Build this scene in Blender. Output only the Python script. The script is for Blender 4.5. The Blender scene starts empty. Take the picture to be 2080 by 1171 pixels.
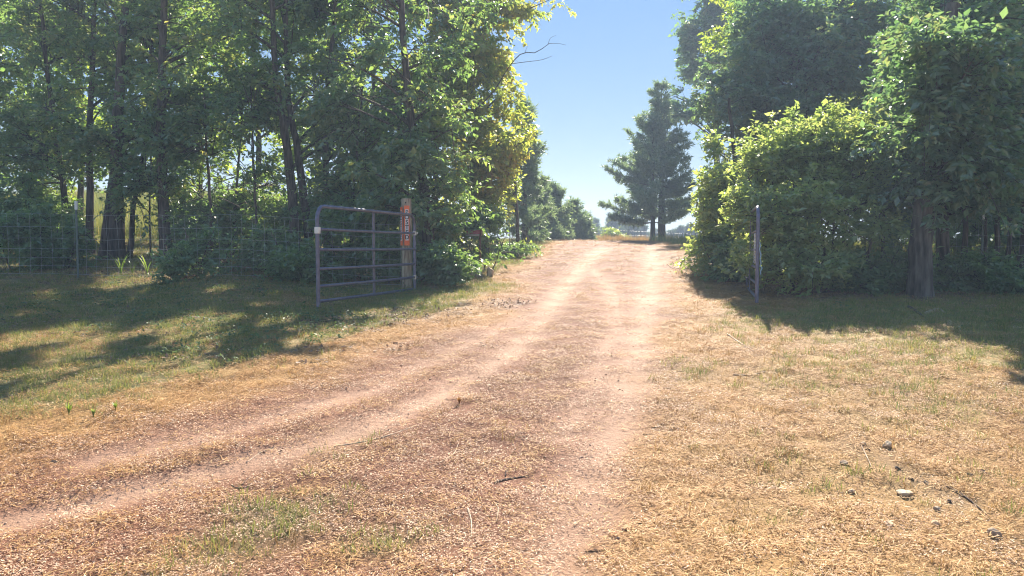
import bpy, bmesh, math, random
import numpy as np
from mathutils import Vector, Matrix

rng = np.random.default_rng(7)
random.seed(7)
SC = bpy.context.scene
COL = SC.collection
R = math.radians

# ------------------------------------------------------------------ camera
EYE = np.array([0.0, 0.0, 1.6]); PITCH = R(-3.1); FPX = 1540.0
cam_d = bpy.data.cameras.new('camera'); cam = bpy.data.objects.new('camera', cam_d); COL.objects.link(cam)
cam_d.sensor_width = 36.0; cam_d.lens = 36.0 * FPX / 2080.0
cam_d.clip_start = 0.05; cam_d.clip_end = 3000.0
cam.location = EYE; cam.rotation_euler = (math.pi / 2 + PITCH, 0, 0)
SC.camera = cam

# ------------------------------------------------------------------ sky, sun, exposure
SUN_EL, SUN_AZ = R(35.5), R(13.6)
S = np.array([math.sin(SUN_AZ) * math.cos(SUN_EL), math.cos(SUN_AZ) * math.cos(SUN_EL), math.sin(SUN_EL)])
w = bpy.data.worlds.new('World'); SC.world = w; w.use_nodes = True
nt = w.node_tree; nt.nodes.clear()
sky = nt.nodes.new('ShaderNodeTexSky'); sky.sky_type = 'NISHITA'; sky.sun_disc = False
sky.sun_elevation = SUN_EL; sky.sun_rotation = SUN_AZ
sky.air_density = 1.0; sky.dust_density = 0.0; sky.ozone_density = 4.0; sky.altitude = 0
bg = nt.nodes.new('ShaderNodeBackground'); bg.inputs[1].default_value = 0.092
wo = nt.nodes.new('ShaderNodeOutputWorld')
gm = nt.nodes.new('ShaderNodeGamma'); gm.inputs[1].default_value = .22
hs = nt.nodes.new('ShaderNodeHueSaturation'); hs.inputs['Hue'].default_value = .516; hs.inputs['Saturation'].default_value = 3.0
nt.links.new(sky.outputs[0], gm.inputs[0]); nt.links.new(gm.outputs[0], hs.inputs['Color']); nt.links.new(hs.outputs[0], bg.inputs[0]); nt.links.new(bg.outputs[0], wo.inputs[0])
sun_d = bpy.data.lights.new('sun', 'SUN'); sun_d.energy = 2.65; sun_d.angle = R(0.5); sun_d.color = (1.0, 0.90, 0.76)
sun = bpy.data.objects.new('sun', sun_d); COL.objects.link(sun)
sun.rotation_euler = Vector(S).to_track_quat('Z', 'Y').to_euler(); sun.location = (10, 40, 30)
SC.view_settings.view_transform = 'Standard'; SC.view_settings.look = 'None'
SC.view_settings.gamma = 1.0; SC.view_settings.use_curve_mapping = False
SC.view_settings.exposure = 2.66
SC.cycles.use_adaptive_sampling = False
SC.cycles.filter_width = 1.1
SC.cycles.max_bounces = 8; SC.cycles.diffuse_bounces = 5; SC.cycles.glossy_bounces = 2
SC.cycles.transmission_bounces = 4; SC.cycles.transparent_max_bounces = 6
SC.cycles.caustics_reflective = False; SC.cycles.caustics_refractive = False

HAZE = .0028

# ------------------------------------------------------------------ maths helpers
def smooth(v, a, b):
    t = np.clip((np.asarray(v, float) - a) / (b - a), 0, 1); return t * t * (3 - 2 * t)

def _hash(ix, iy, seed):
    h = (ix.astype(np.int64) * 374761393 + iy.astype(np.int64) * 668265263 + seed * 1442695041) & 0x7fffffff
    h = ((h ^ (h >> 13)) * 1274126177) & 0x7fffffff
    h = (h ^ (h >> 16)) & 0xffff
    return h / 65535.0

def vnoise(x, y, seed=0):
    x = np.asarray(x, float); y = np.asarray(y, float)
    ix = np.floor(x); iy = np.floor(y); fx = x - ix; fy = y - iy
    fx = fx * fx * (3 - 2 * fx); fy = fy * fy * (3 - 2 * fy)
    a = _hash(ix, iy, seed); b = _hash(ix + 1, iy, seed); c = _hash(ix, iy + 1, seed); d = _hash(ix + 1, iy + 1, seed)
    return (a * (1 - fx) + b * fx) * (1 - fy) + (c * (1 - fx) + d * fx) * fy

def fbm(x, y, scale, octv=4, seed=0):
    t = 0; a = 1; s = 0; f = 1.0 / scale
    for k in range(octv):
        t = t + a * vnoise(np.asarray(x) * f + 17.3 * k, np.asarray(y) * f - 9.1 * k, seed + k); s += a; a *= .5; f *= 2.03
    return t / s

# ground height -----------------------------------------------------
_yk = np.array([-40, -5, 0, 3.6, 5, 7.5, 10, 13, 16, 20, 25, 30, 36, 42, 50, 80, 150, 700])
_zk = np.array([-.2, -.05, 0, .12, .28, .56, .74, .87, 1.06, 1.33, 1.60, 1.80, 1.90, 1.90, 1.86, 1.72, 1.5, 1.5])
_yt = np.arange(-40, 700, .25); _zt = np.interp(_yt, _yk, _zk)
_k = np.exp(-np.linspace(-2, 2, 17) ** 2); _k /= _k.sum()
_zt = np.convolve(np.pad(_zt, 8, mode='edge'), _k, mode='valid')

def G0(x, y):
    x = np.asarray(x, float); y = np.asarray(y, float)
    z = np.interp(y, _yt, _zt)
    z = z + smooth(y, 17, 42) * smooth(-x, 5, 13) * 2.0 * (1 - .8 * smooth(y, 60, 200))
    z = z + smooth(-x, 2.2, 5) * smooth(y, 10.5, 14) * .2
    z = z - smooth(x, 4, 14) * smooth(y, 18, 36) * .35
    return z

def project(P):
    v = np.asarray(P, float) - EYE
    c, s = math.cos(PITCH), math.sin(PITCH)
    dep = v[..., 1] * c + v[..., 2] * s
    up = -v[..., 1] * s + v[..., 2] * c
    dep = np.where(np.abs(dep) < 1e-6, 1e-6, dep)
    return np.stack([1040 + FPX * v[..., 0] / dep, 585.5 - FPX * up / dep, dep], -1)

def ray(px, py):
    c, s = math.cos(PITCH), math.sin(PITCH)
    u = -(py - 585.5) / FPX
    return np.array([(px - 1040) / FPX, c - u * s, s + u * c])

def at(px, py, y):                      # point on the sight line of a photo pixel, at world depth y
    d = ray(px, py); return EYE + d * (y / d[1])

def on_ground(px, py):                  # where that sight line meets the ground
    d = ray(px, py)
    t = np.arange(1.5, 90, .05)
    q = EYE[None] + d[None] * t[:, None]
    below = q[:, 2] < G0(q[:, 0], q[:, 1])
    i = int(np.argmax(below)) if below.any() else int(np.argmin(q[:, 2] - G0(q[:, 0], q[:, 1])))
    return q[i]

def in_poly(x, y, poly):
    poly = np.asarray(poly, float); inside = np.zeros(np.shape(x), bool); n = len(poly)
    for i in range(n):
        x1, y1 = poly[i]; x2, y2 = poly[(i + 1) % n]
        if y1 == y2: continue
        c = ((y1 > y) != (y2 > y)) & (x < (x2 - x1) * (y - y1) / (y2 - y1) + x1)
        inside ^= c
    return inside

def dist_line(x, y, pts, closed=False):
    pts = np.asarray(pts, float); best = np.full(np.shape(x), 1e9)
    n = len(pts)
    for i in range(n if closed else n - 1):
        a = pts[i][:2]; b = pts[(i + 1) % n][:2]; ab = b - a; L = max(ab @ ab, 1e-9)
        t = np.clip(((x - a[0]) * ab[0] + (y - a[1]) * ab[1]) / L, 0, 1)
        best = np.minimum(best, np.hypot(x - a[0] - t * ab[0], y - a[1] - t * ab[1]))
    return best

def unit(v):
    return v / np.maximum(np.linalg.norm(v, axis=-1, keepdims=True), 1e-9)

# ground fields -----------------------------------------------------
LB = [on_ground(*p)[:2] for p in [(0, 940), (350, 840), (600, 775), (850, 690), (1000, 650), (1035, 605), (1045, 560), (1080, 525), (1130, 503)]]
RB = [on_ground(*p)[:2] for p in [(1372, 510), (1385, 545), (1385, 620), (1365, 700), (1345, 800), (1330, 950), (1310, 1160)]]
TRACK = [np.array([-9, 4.0]), np.array([-8, 5.0])] + LB + [np.array([2.4, 60.]), np.array([2.4, 90.]), np.array([10., 90.]), np.array([9., 55.])] + RB + [np.array([.4, -4.]), np.array([-9, -4.])]
def wl(pp): return [on_ground(*p)[:2] for p in pp]
RUTS = [(wl([(1228, 505), (1190, 535), (1150, 580), (1110, 640), (1030, 720), (900, 800), (700, 880), (400, 960), (0, 1060)]), .22, 1.0),
        (wl([(1332, 506), (1325, 560), (1310, 640), (1290, 740), (1260, 840), (1220, 950), (1180, 1060), (1150, 1165)]), .26, .95),
        (wl([(1205, 545), (1245, 590), (1255, 660), (1215, 770), (1150, 880)]), .18, .75),
        (wl([(1130, 620), (960, 690), (760, 790), (500, 860), (200, 930)]), .22, .8)]
TUFT = [(on_ground(*p)[:2], r, s) for p, r, s in [((560, 1060), .35, 1.), ((440, 1120), .3, .9), ((760, 1100), .22, .9), ((650, 1020), .25, .6), ((720, 880), .25, .6),
        ((850, 1090), .2, .5), ((350, 1150), .25, .6), ((1400, 760), .4, .5), ((1250, 770), .2, .3), ((640, 930), .3, .4)]]
SHADE_R = wl([(1560, 640), (1700, 700), (2080, 760), (2300, 760), (2300, 600), (1900, 600)])

def fields(x, y):
    ins = in_poly(x, y, TRACK); d = dist_line(x, y, TRACK, True); sd = np.where(ins, d, -d)
    sd = sd + (fbm(x, y, .9, 4, 11) - .5) * .75 * (1 + np.clip((y - 8) / 15, 0, 2))
    rut = np.zeros(np.shape(x))
    for pts, wd, s in RUTS:
        dd = dist_line(x, y, pts); wn = wd * .98 * (.75 + .5 * fbm(x, y, 1.3, 2, 23)) * (1 + np.clip((y - 10) / 30, 0, .6))
        rut = np.maximum(rut, s * np.exp(-(dd / wn) ** 2 * 1.2) * (.75 + .35 * fbm(x, y, .5, 3, 29)))
    rut = np.clip(rut, 0, 1)
    n1 = fbm(x, y, 1.6, 4, 3); n2 = fbm(x, y, .45, 3, 5)
    left = x < np.interp(y, [0, 5, 8, 12, 15, 30, 40], [-4, -4, -2, 0, .2, 1.5, 2])
    out = smooth(-sd, -.1, .8)
    green = out * np.where(left, .68 + .9 * (n1 - .4) + .5 * (n2 - .5), .13 + 1.0 * np.clip(n1 - .42, 0, 1) + .4 * (n2 - .5))
    green = green + smooth(y, 14, 22) * out * .1
    green = np.maximum(green, np.where(in_poly(x, y, SHADE_R), .45 + .7 * (n1 - .4), 0))
    green = green + smooth(x, 3.6, 5.2) * smooth(y, 5, 6.5) * out * .25
    for c, r, s in TUFT:
        green = np.maximum(green, s * np.exp(-(((x - c[0]) ** 2 + (y - c[1]) ** 2) / r ** 2)) * (.3 + 1.1 * n2))
    green = np.clip(green, 0, 1)
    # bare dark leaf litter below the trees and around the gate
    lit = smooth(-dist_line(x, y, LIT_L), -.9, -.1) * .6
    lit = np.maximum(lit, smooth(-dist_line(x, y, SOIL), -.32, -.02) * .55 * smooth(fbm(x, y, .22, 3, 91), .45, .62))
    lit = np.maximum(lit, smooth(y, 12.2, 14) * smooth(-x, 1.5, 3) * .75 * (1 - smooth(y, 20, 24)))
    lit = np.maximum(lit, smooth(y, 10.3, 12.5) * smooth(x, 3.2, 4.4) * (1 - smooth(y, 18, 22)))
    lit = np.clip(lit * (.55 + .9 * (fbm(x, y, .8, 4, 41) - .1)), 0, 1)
    return sd, rut, green, lit

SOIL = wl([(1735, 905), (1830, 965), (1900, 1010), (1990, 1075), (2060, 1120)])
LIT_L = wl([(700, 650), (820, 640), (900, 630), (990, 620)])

def G(x, y):
    z = G0(x, y); x = np.asarray(x, float); y = np.asarray(y, float)
    near = 1 - smooth(y, 30, 60)
    z = z + near * ((fbm(x, y, 2.2, 3, 51) - .5) * .07 + (fbm(x, y, .35, 3, 52) - .5) * .028)
    rut = np.zeros(np.shape(x))
    for pts, wd, s in RUTS:
        rut = np.maximum(rut, s * np.exp(-(dist_line(x, y, pts) / wd) ** 2))
    return z - .035 * rut * near

def gz(x, y): return float(G(np.array([x]), np.array([y]))[0])

# ------------------------------------------------------------------ object helpers
def link(o, parent=None):
    COL.objects.link(o)
    if parent is not None: o.parent = parent
    return o

def tag(o, label=None, cat=None, group=None, kind=None):
    if label: o['label'] = label
    if cat: o['category'] = cat
    if group: o['group'] = group
    if kind: o['kind'] = kind
    return o

def empty(name, loc, label, cat, group=None, rz=0):
    o = bpy.data.objects.new(name, None); o.location = loc; o.rotation_euler = (0, 0, rz); link(o)
    o.empty_display_size = .2
    return tag(o, label, cat, group)

def raw_mesh(name, V, F, mat=None, face_attr=None, vert_attr=None, smooth_sh=False):
    V = np.asarray(V, np.float32); F = np.asarray(F, np.int32)
    me = bpy.data.meshes.new(name); k = F.shape[1]
    me.vertices.add(len(V)); me.vertices.foreach_set('co', V.ravel())
    me.loops.add(F.size); me.loops.foreach_set('vertex_index', F.ravel())
    me.polygons.add(len(F))
    me.polygons.foreach_set('loop_start', np.arange(0, F.size, k, dtype=np.int32))
    me.polygons.foreach_set('loop_total', np.full(len(F), k, np.int32))
    me.polygons.foreach_set('use_smooth', np.full(len(F), smooth_sh))
    for dom, at_ in (('FACE', face_attr), ('POINT', vert_attr)):
        for n, a in (at_ or {}).items():
            t = me.attributes.new(n, 'FLOAT', dom); t.data.foreach_set('value', np.asarray(a, np.float32))
    me.update(calc_edges=True); me.validate()
    if mat: me.materials.append(mat)
    return me

def mesh_obj(name, me, parent=None, kind=None):
    o = bpy.data.objects.new(name, me); link(o, parent)
    if kind: o['kind'] = kind
    return o

def tubes(paths, radii, sides=6):
    """paths (N,K,3), radii (N,K) -> V, F quads"""
    paths = np.asarray(paths, float); radii = np.asarray(radii, float); N, K, _ = paths.shape
    T = np.gradient(paths, axis=1); T = unit(T)
    ref = np.where(np.abs(T[:, :1, 2:3]) > .8, np.array([1., .13, 0]), np.array([.07, .05, 1.]))
    A = unit(np.cross(T, np.broadcast_to(ref, T.shape))); B = np.cross(T, A)
    th = np.linspace(0, 2 * math.pi, sides, endpoint=False)
    ring = paths[:, :, None] + radii[:, :, None, None] * (A[:, :, None] * np.cos(th)[None, None, :, None] + B[:, :, None] * np.sin(th)[None, None, :, None])
    V = ring.reshape(-1, 3)
    idx = np.arange(N * K * sides).reshape(N, K, sides)
    a = idx[:, :-1]; b = idx[:, 1:]
    F = np.stack([a, np.roll(a, -1, 2), np.roll(b, -1, 2), b], -1).reshape(-1, 4)
    return V, F

def join_vf(parts):
    Vs, Fs, o = [], [], 0
    for V, F in parts:
        Vs.append(V); Fs.append(F + o); o += len(V)
    return np.concatenate(Vs), np.concatenate(Fs)

def spline(pts, n):                      # Catmull-Rom through pts
    P = np.asarray(pts, float); m = len(P)
    Q = np.vstack([2 * P[0] - P[1], P, 2 * P[-1] - P[-2]])
    t = np.linspace(0, m - 1, n); i = np.minimum(t.astype(int), m - 2); f = (t - i)[:, None]
    p0, p1, p2, p3 = Q[i], Q[i + 1], Q[i + 2], Q[i + 3]
    return .5 * (2 * p1 + (p2 - p0) * f + (2 * p0 - 5 * p1 + 4 * p2 - p3) * f ** 2 + (3 * p1 - p0 - 3 * p2 + p3) * f ** 3)

def tube_me(name, pts, r, mat, sides=10, n=None, caps=True):
    P = spline(pts, n or max(2, len(pts))) if len(pts) > 2 or n else np.asarray(pts, float)
    rr = np.full(len(P), r) if np.isscalar(r) else np.interp(np.linspace(0, 1, len(P)), np.linspace(0, 1, len(r)), r)
    if caps:                              # close the ends by shrinking rings
        P = np.vstack([P[0], P, P[-1]]); rr = np.concatenate([[rr[0] * .02], rr, [rr[-1] * .02]])
        d0 = unit(P[2] - P[1]); d1 = unit(P[-2] - P[-3])
        P[0] = P[1] - d0 * 1e-3; P[-1] = P[-2] + d1 * 1e-3
    V, F = tubes(P[None], rr[None], sides)
    return raw_mesh(name, V, F, mat, smooth_sh=True)

def bm_me(name, bm, mat, smooth_sh=False):
    me = bpy.data.meshes.new(name); bm.normal_update(); bm.to_mesh(me); bm.free()
    if smooth_sh:
        for p in me.polygons: p.use_smooth = True
    me.materials.append(mat); return me

def box_bm(sx, sy, sz, bevel=0, loc=(0, 0, 0)):
    bm = bmesh.new(); bmesh.ops.create_cube(bm, size=1)
    bmesh.ops.scale(bm, vec=(sx, sy, sz), verts=bm.verts)
    if bevel: bmesh.ops.bevel(bm, geom=bm.edges[:], offset=bevel, segments=2, affect='EDGES', profile=.5)
    bmesh.ops.translate(bm, vec=loc, verts=bm.verts)
    return bm

# ------------------------------------------------------------------ materials
def nodes_of(name):
    m = bpy.data.materials.new(name); m.use_nodes = True; t = m.node_tree; t.nodes.clear()
    out = t.nodes.new('ShaderNodeOutputMaterial')
    return m, t, out

def N(t, typ, **kw):
    n = t.nodes.new(typ)
    for k, v in kw.items():
        if k.startswith('i_'): n.inputs[int(k[2:]) if k[2:].isdigit() else k[2:]].default_value = v
        else: setattr(n, k, v)
    return n

def ramp(t, stops, src=None):
    r = t.nodes.new('ShaderNodeValToRGB'); e = r.color_ramp.elements
    while len(e) < len(stops): e.new(.5)
    for k, (p, c) in enumerate(stops): e[k].position = p; e[k].color = (*c, 1)
    if src is not None: t.links.new(src, r.inputs[0])
    return r

def leaf_mat(name, stops, tstops, gloss=.38, tfac=.42, attr='rnd', spec=.5):
    m, t, out = nodes_of(name)
    a = N(t, 'ShaderNodeAttribute', attribute_name=attr)
    c = ramp(t, stops, a.outputs['Fac']); c2 = ramp(t, tstops, a.outputs['Fac'])
    p = N(t, 'ShaderNodeBsdfPrincipled'); p.inputs['Roughness'].default_value = gloss; p.inputs['Specular IOR Level'].default_value = spec
    tr = N(t, 'ShaderNodeBsdfTranslucent'); mx = N(t, 'ShaderNodeMixShader'); mx.inputs[0].default_value = tfac
    L = t.links.new
    L(c.outputs[0], p.inputs['Base Color']); L(c2.outputs[0], tr.inputs[0]); L(p.outputs[0], mx.inputs[1]); L(tr.outputs[0], mx.inputs[2]); L(mx.outputs[0], out.inputs[0])
    return m

def simple_mat(name, col, col2=None, rough=.6, metal=0, scale=30, bump=0.0, stretch=(1, 1, 1), detail=6, spec=.5):
    m, t, out = nodes_of(name); L = t.links.new
    tc = N(t, 'ShaderNodeTexCoord'); mp = N(t, 'ShaderNodeMapping'); mp.inputs['Scale'].default_value = stretch
    nz = N(t, 'ShaderNodeTexNoise'); nz.inputs['Scale'].default_value = scale; nz.inputs['Detail'].default_value = detail
    L(tc.outputs['Object'], mp.inputs[0]); L(mp.outputs[0], nz.inputs['Vector'])
    c = ramp(t, [(.3, col), (.7, col2 or tuple(min(1, v * 1.25) for v in col))], nz.outputs['Fac'])
    p = N(t, 'ShaderNodeBsdfPrincipled'); p.inputs['Roughness'].default_value = rough; p.inputs['Metallic'].default_value = metal
    p.inputs['Specular IOR Level'].default_value = spec
    L(c.outputs[0], p.inputs['Base Color'])
    if bump:
        b = N(t, 'ShaderNodeBump'); b.inputs['Strength'].default_value = bump; b.inputs['Distance'].default_value = .02
        L(nz.outputs['Fac'], b.inputs['Height']); L(b.outputs[0], p.inputs['Normal'])
    L(p.outputs[0], out.inputs[0]); return m

def bark_mat(name, dark, light, sc=9.0):
    m, t, out = nodes_of(name); L = t.links.new
    tc = N(t, 'ShaderNodeTexCoord'); mp = N(t, 'ShaderNodeMapping'); mp.inputs['Scale'].default_value = (1, 1, .16)
    n1 = N(t, 'ShaderNodeTexNoise'); n1.inputs['Scale'].default_value = sc * 2.4; n1.inputs['Detail'].default_value = 5
    n2 = N(t, 'ShaderNodeTexNoise'); n2.inputs['Scale'].default_value = 2.2; n2.inputs['Detail'].default_value = 4
    L(tc.outputs['Object'], mp.inputs[0]); L(mp.outputs[0], n1.inputs['Vector']); L(tc.outputs['Object'], n2.inputs['Vector'])
    c = ramp(t, [(.35, dark), (.62, light)], n1.outputs['Fac'])
    mix = N(t, 'ShaderNodeMix', data_type='RGBA', blend_type='MULTIPLY'); mix.inputs[0].default_value = .6
    c2 = ramp(t, [(.3, (.55, .6, .55)), (.7, (1, .97, .92))], n2.outputs['Fac'])
    L(c.outputs[0], mix.inputs[6]); L(c2.outputs[0], mix.inputs[7])
    b = N(t, 'ShaderNodeBump'); b.inputs['Strength'].default_value = .9; b.inputs['Distance'].default_value = .03
    L(n1.outputs['Fac'], b.inputs['Height'])
    p = N(t, 'ShaderNodeBsdfPrincipled'); p.inputs['Roughness'].default_value = .9; p.inputs['Specular IOR Level'].default_value = .2
    L(mix.outputs[2], p.inputs['Base Color']); L(b.outputs[0], p.inputs['Normal']); L(p.outputs[0], out.inputs[0])
    return m

BARK = bark_mat('bark_brown', (.045, .035, .03), (.16, .125, .105))
BARK_OAK = bark_mat('bark_oak', (.04, .034, .03), (.18, .155, .135), 7)
BARK_PINE = bark_mat('bark_pine', (.035, .026, .022), (.10, .075, .06))
LEAF_GREEN = leaf_mat('leaf_green', [(0, (.105, .17, .115)), (.45, (.16, .23, .15)), (.8, (.21, .27, .155)), (1, (.33, .31, .17))],
                      [(0, (.18, .36, .07)), (.6, (.33, .50, .10)), (1, (.55, .52, .11))], gloss=.36, spec=1.0, tfac=.45)
LEAF_OAK = leaf_mat('leaf_oak', [(0, (.10, .155, .12)), (.5, (.15, .215, .155)), (.88, (.20, .255, .16)), (1, (.32, .28, .17))],
                    [(0, (.14, .30, .08)), (.6, (.25, .41, .12)), (1, (.42, .43, .13))], gloss=.33, spec=1.0, tfac=.45)
LEAF_YELLOW = leaf_mat('leaf_yellowing', [(0, (.13, .20, .08)), (.4, (.20, .25, .095)), (.75, (.33, .31, .10)), (.93, (.40, .32, .11)), (1, (.36, .22, .10))],
                       [(0, (.36, .54, .07)), (.45, (.56, .64, .09)), (.8, (.66, .60, .09)), (1, (.58, .40, .09))], spec=.8, tfac=.56)
LEAF_BUSH = leaf_mat('leaf_bush', [(0, (.18, .26, .15)), (.6, (.27, .34, .18)), (1, (.38, .41, .22))],
                     [(0, (.32, .48, .09)), (.6, (.52, .62, .13)), (1, (.66, .68, .19))], gloss=.4, spec=.9, tfac=.5)
LEAF_UNDER = leaf_mat('leaf_undergrowth', [(0, (.105, .18, .11)), (.6, (.17, .255, .135)), (1, (.235, .30, .15))],
                      [(0, (.20, .38, .07)), (1, (.40, .56, .10))], spec=.9, tfac=.42)
LEAF_BACK = leaf_mat('leaf_light', [(0, (.12, .20, .06)), (1, (.19, .25, .08))], [(0, (.36, .55, .05)), (1, (.58, .66, .07))], tfac=.5)
NEEDLE = leaf_mat('needle_pine', [(0, (.085, .145, .105)), (.6, (.135, .205, .13)), (1, (.20, .25, .135))],
                  [(0, (.18, .30, .13)), (1, (.36, .45, .16))], gloss=.4, tfac=.45, spec=.9)
FAR_GREEN = leaf_mat('leaf_far', [(0, (.05, .09, .05)), (1, (.10, .14, .07))], [(0, (.10, .16, .06)), (1, (.18, .24, .09))], gloss=.6, tfac=.3)

# ------------------------------------------------------------------ where the sun reaches the ground, and where the sky opens
LIT_POLY = np.array([(0, 905), (150, 870), (350, 805), (560, 742), (700, 700), (850, 668), (1000, 648), (1030, 612), (985, 578), (960, 545), (1010, 520), (1060, 500), (1090, 470),
                     (1440, 470), (1465, 530), (1400, 548), (1400, 590), (1490, 620), (1560, 690), (1700, 705), (1850, 708), (1960, 704), (2090, 715), (2082, 1250), (-120, 1250), (-120, 930)], float)
SKY_POLY = np.array([(1152, -400), (1152, 15), (1138, 58), (1075, 80), (1048, 118), (1040, 160), (1060, 195), (1075, 250), (1088, 285), (1098, 335), (1088, 380), (1100, 430), (1082, 492),
                     (1440, 492), (1405, 420), (1400, 340), (1425, 300), (1412, 262), (1338, 285), (1332, 180), (1388, 165), (1368, 100), (1365, 20), (1365, -400)], float)
DAPPLE = [(on_ground(*p)[:2], r) for p, r in [((290, 565), .7), ((230, 580), .35), ((330, 560), .3), ((420, 640), .3), ((380, 655), .22), ((440, 615), .15), ((270, 735), .22), ((330, 730), .2), ((180, 750), .22), ((120, 800), .3), ((160, 790), .2), ((60, 850), .35), ((10, 705), .2), ((90, 690), .18), ((210, 690), .14), ((130, 740), .2), ((390, 710), .16), ((340, 690), .12), ((60, 780), .22), ((250, 790), .16), ((300, 800), .14), ((420, 745), .14), ((220, 620), .2), ((80, 640), .22), ((470, 590), .16), ((330, 770), .14), ((20, 830), .2)]]
EXEMPT = [(at(1105, 25, 20.4), 1.1)]      # a sparse bough whose dappled shade the drive shows
CLEAR = [(936, 982, 463, 480, 15.5), (962, 1022, 498, 526, 15.3), (806, 846, 400, 600, 13.1)]     # openings in the leaves in front of the red beam, the boulders and the post
for _k in range(34):
    DAPPLE.append((on_ground(random.uniform(0, 640), random.uniform(585, 800))[:2], random.uniform(.1, .24)))
LIT_RAYS = []     # (point, radius): spots on foliage the sun reaches

def pruned(P, sunny=True):
    """twigs that would shade the sunlit ground, or hang in the opening of the sky"""
    P = np.asarray(P, float)
    h = np.full(len(P), .0)
    q = P.copy()
    for _ in range(4):
        h = (q[:, 2] - G0(q[:, 0], q[:, 1])) / S[2]
        q = q - h[:, None] * S[None] * .9 if _ < 3 else q - h[:, None] * S[None]
    pr = project(q)
    n = (vnoise(q[:, 0] * 1.7, q[:, 1] * 1.7, 77) - .5) * 60 + (vnoise(q[:, 0] * 6, q[:, 1] * 6, 78) - .5) * 25
    amp = np.clip(10 / np.maximum(pr[:, 2], .1), .25, 1.6)
    bad = in_poly(pr[:, 0], pr[:, 1] - n * amp * .35, LIT_POLY) & (pr[:, 2] > .5) & sunny
    bad &= (P[:, 2] - G0(P[:, 0], P[:, 1])) > .35
    for c, r in EXEMPT:
        bad &= np.linalg.norm(P - c, axis=1) > r
    for c, r in DAPPLE:
        bad |= (np.hypot(q[:, 0] - c[0], q[:, 1] - c[1]) < (r * 1.4 + .07) * (.6 + .8 * vnoise(q[:, 0] * 4, q[:, 1] * 4, 5)))
    for c, r in LIT_RAYS:
        v = P - c; s = v @ S; dd = np.linalg.norm(v - s[:, None] * S[None], axis=1)
        bad |= (s > .9) & (dd < r)
    pc = project(P)
    m = (vnoise(P[:, 0] * 3 + P[:, 2] * 2, P[:, 2] * 3 + P[:, 1], 31) - .5) * 46
    m2 = (vnoise(P[:, 0] * 3 - P[:, 2], P[:, 2] * 3 - P[:, 1], 35) - .5) * 46
    bad |= in_poly(pc[:, 0] + m, pc[:, 1] + m2, SKY_POLY)
    for x0, x1, y0, y1, dmax in CLEAR:
        bad |= (pc[:, 0] > x0) & (pc[:, 0] < x1) & (pc[:, 1] > y0) & (pc[:, 1] < y1) & (P[:, 1] < dmax)
    return bad

def leaves(P, D, Nn, L, W, fold=.18):
    Sd = unit(np.cross(D, Nn)); Nn = np.cross(Sd, D)
    L = L[:, None]; W = W[:, None]
    a = P; b = P + D * L * .42 + Sd * W * .5 + Nn * W * fold; c = P + D * L; d = P + D * L * .42 - Sd * W * .5 + Nn * W * fold
    V = np.stack([a, b, c, d], 1).reshape(-1, 3)
    i = np.arange(len(P)) * 4
    F = np.stack([np.stack([i, i + 1, i + 2], 1), np.stack([i, i + 2, i + 3], 1)], 1).reshape(-1, 3)
    return V, F

def E(px, py, y, rxp, rzp, ry):          # an ellipsoid of the crown: photo position, depth, half width, half height, half depth (m)
    c = at(px, py, y); s = y / FPX
    return (c, np.array([rxp * s, ry, rzp * s]))

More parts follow.
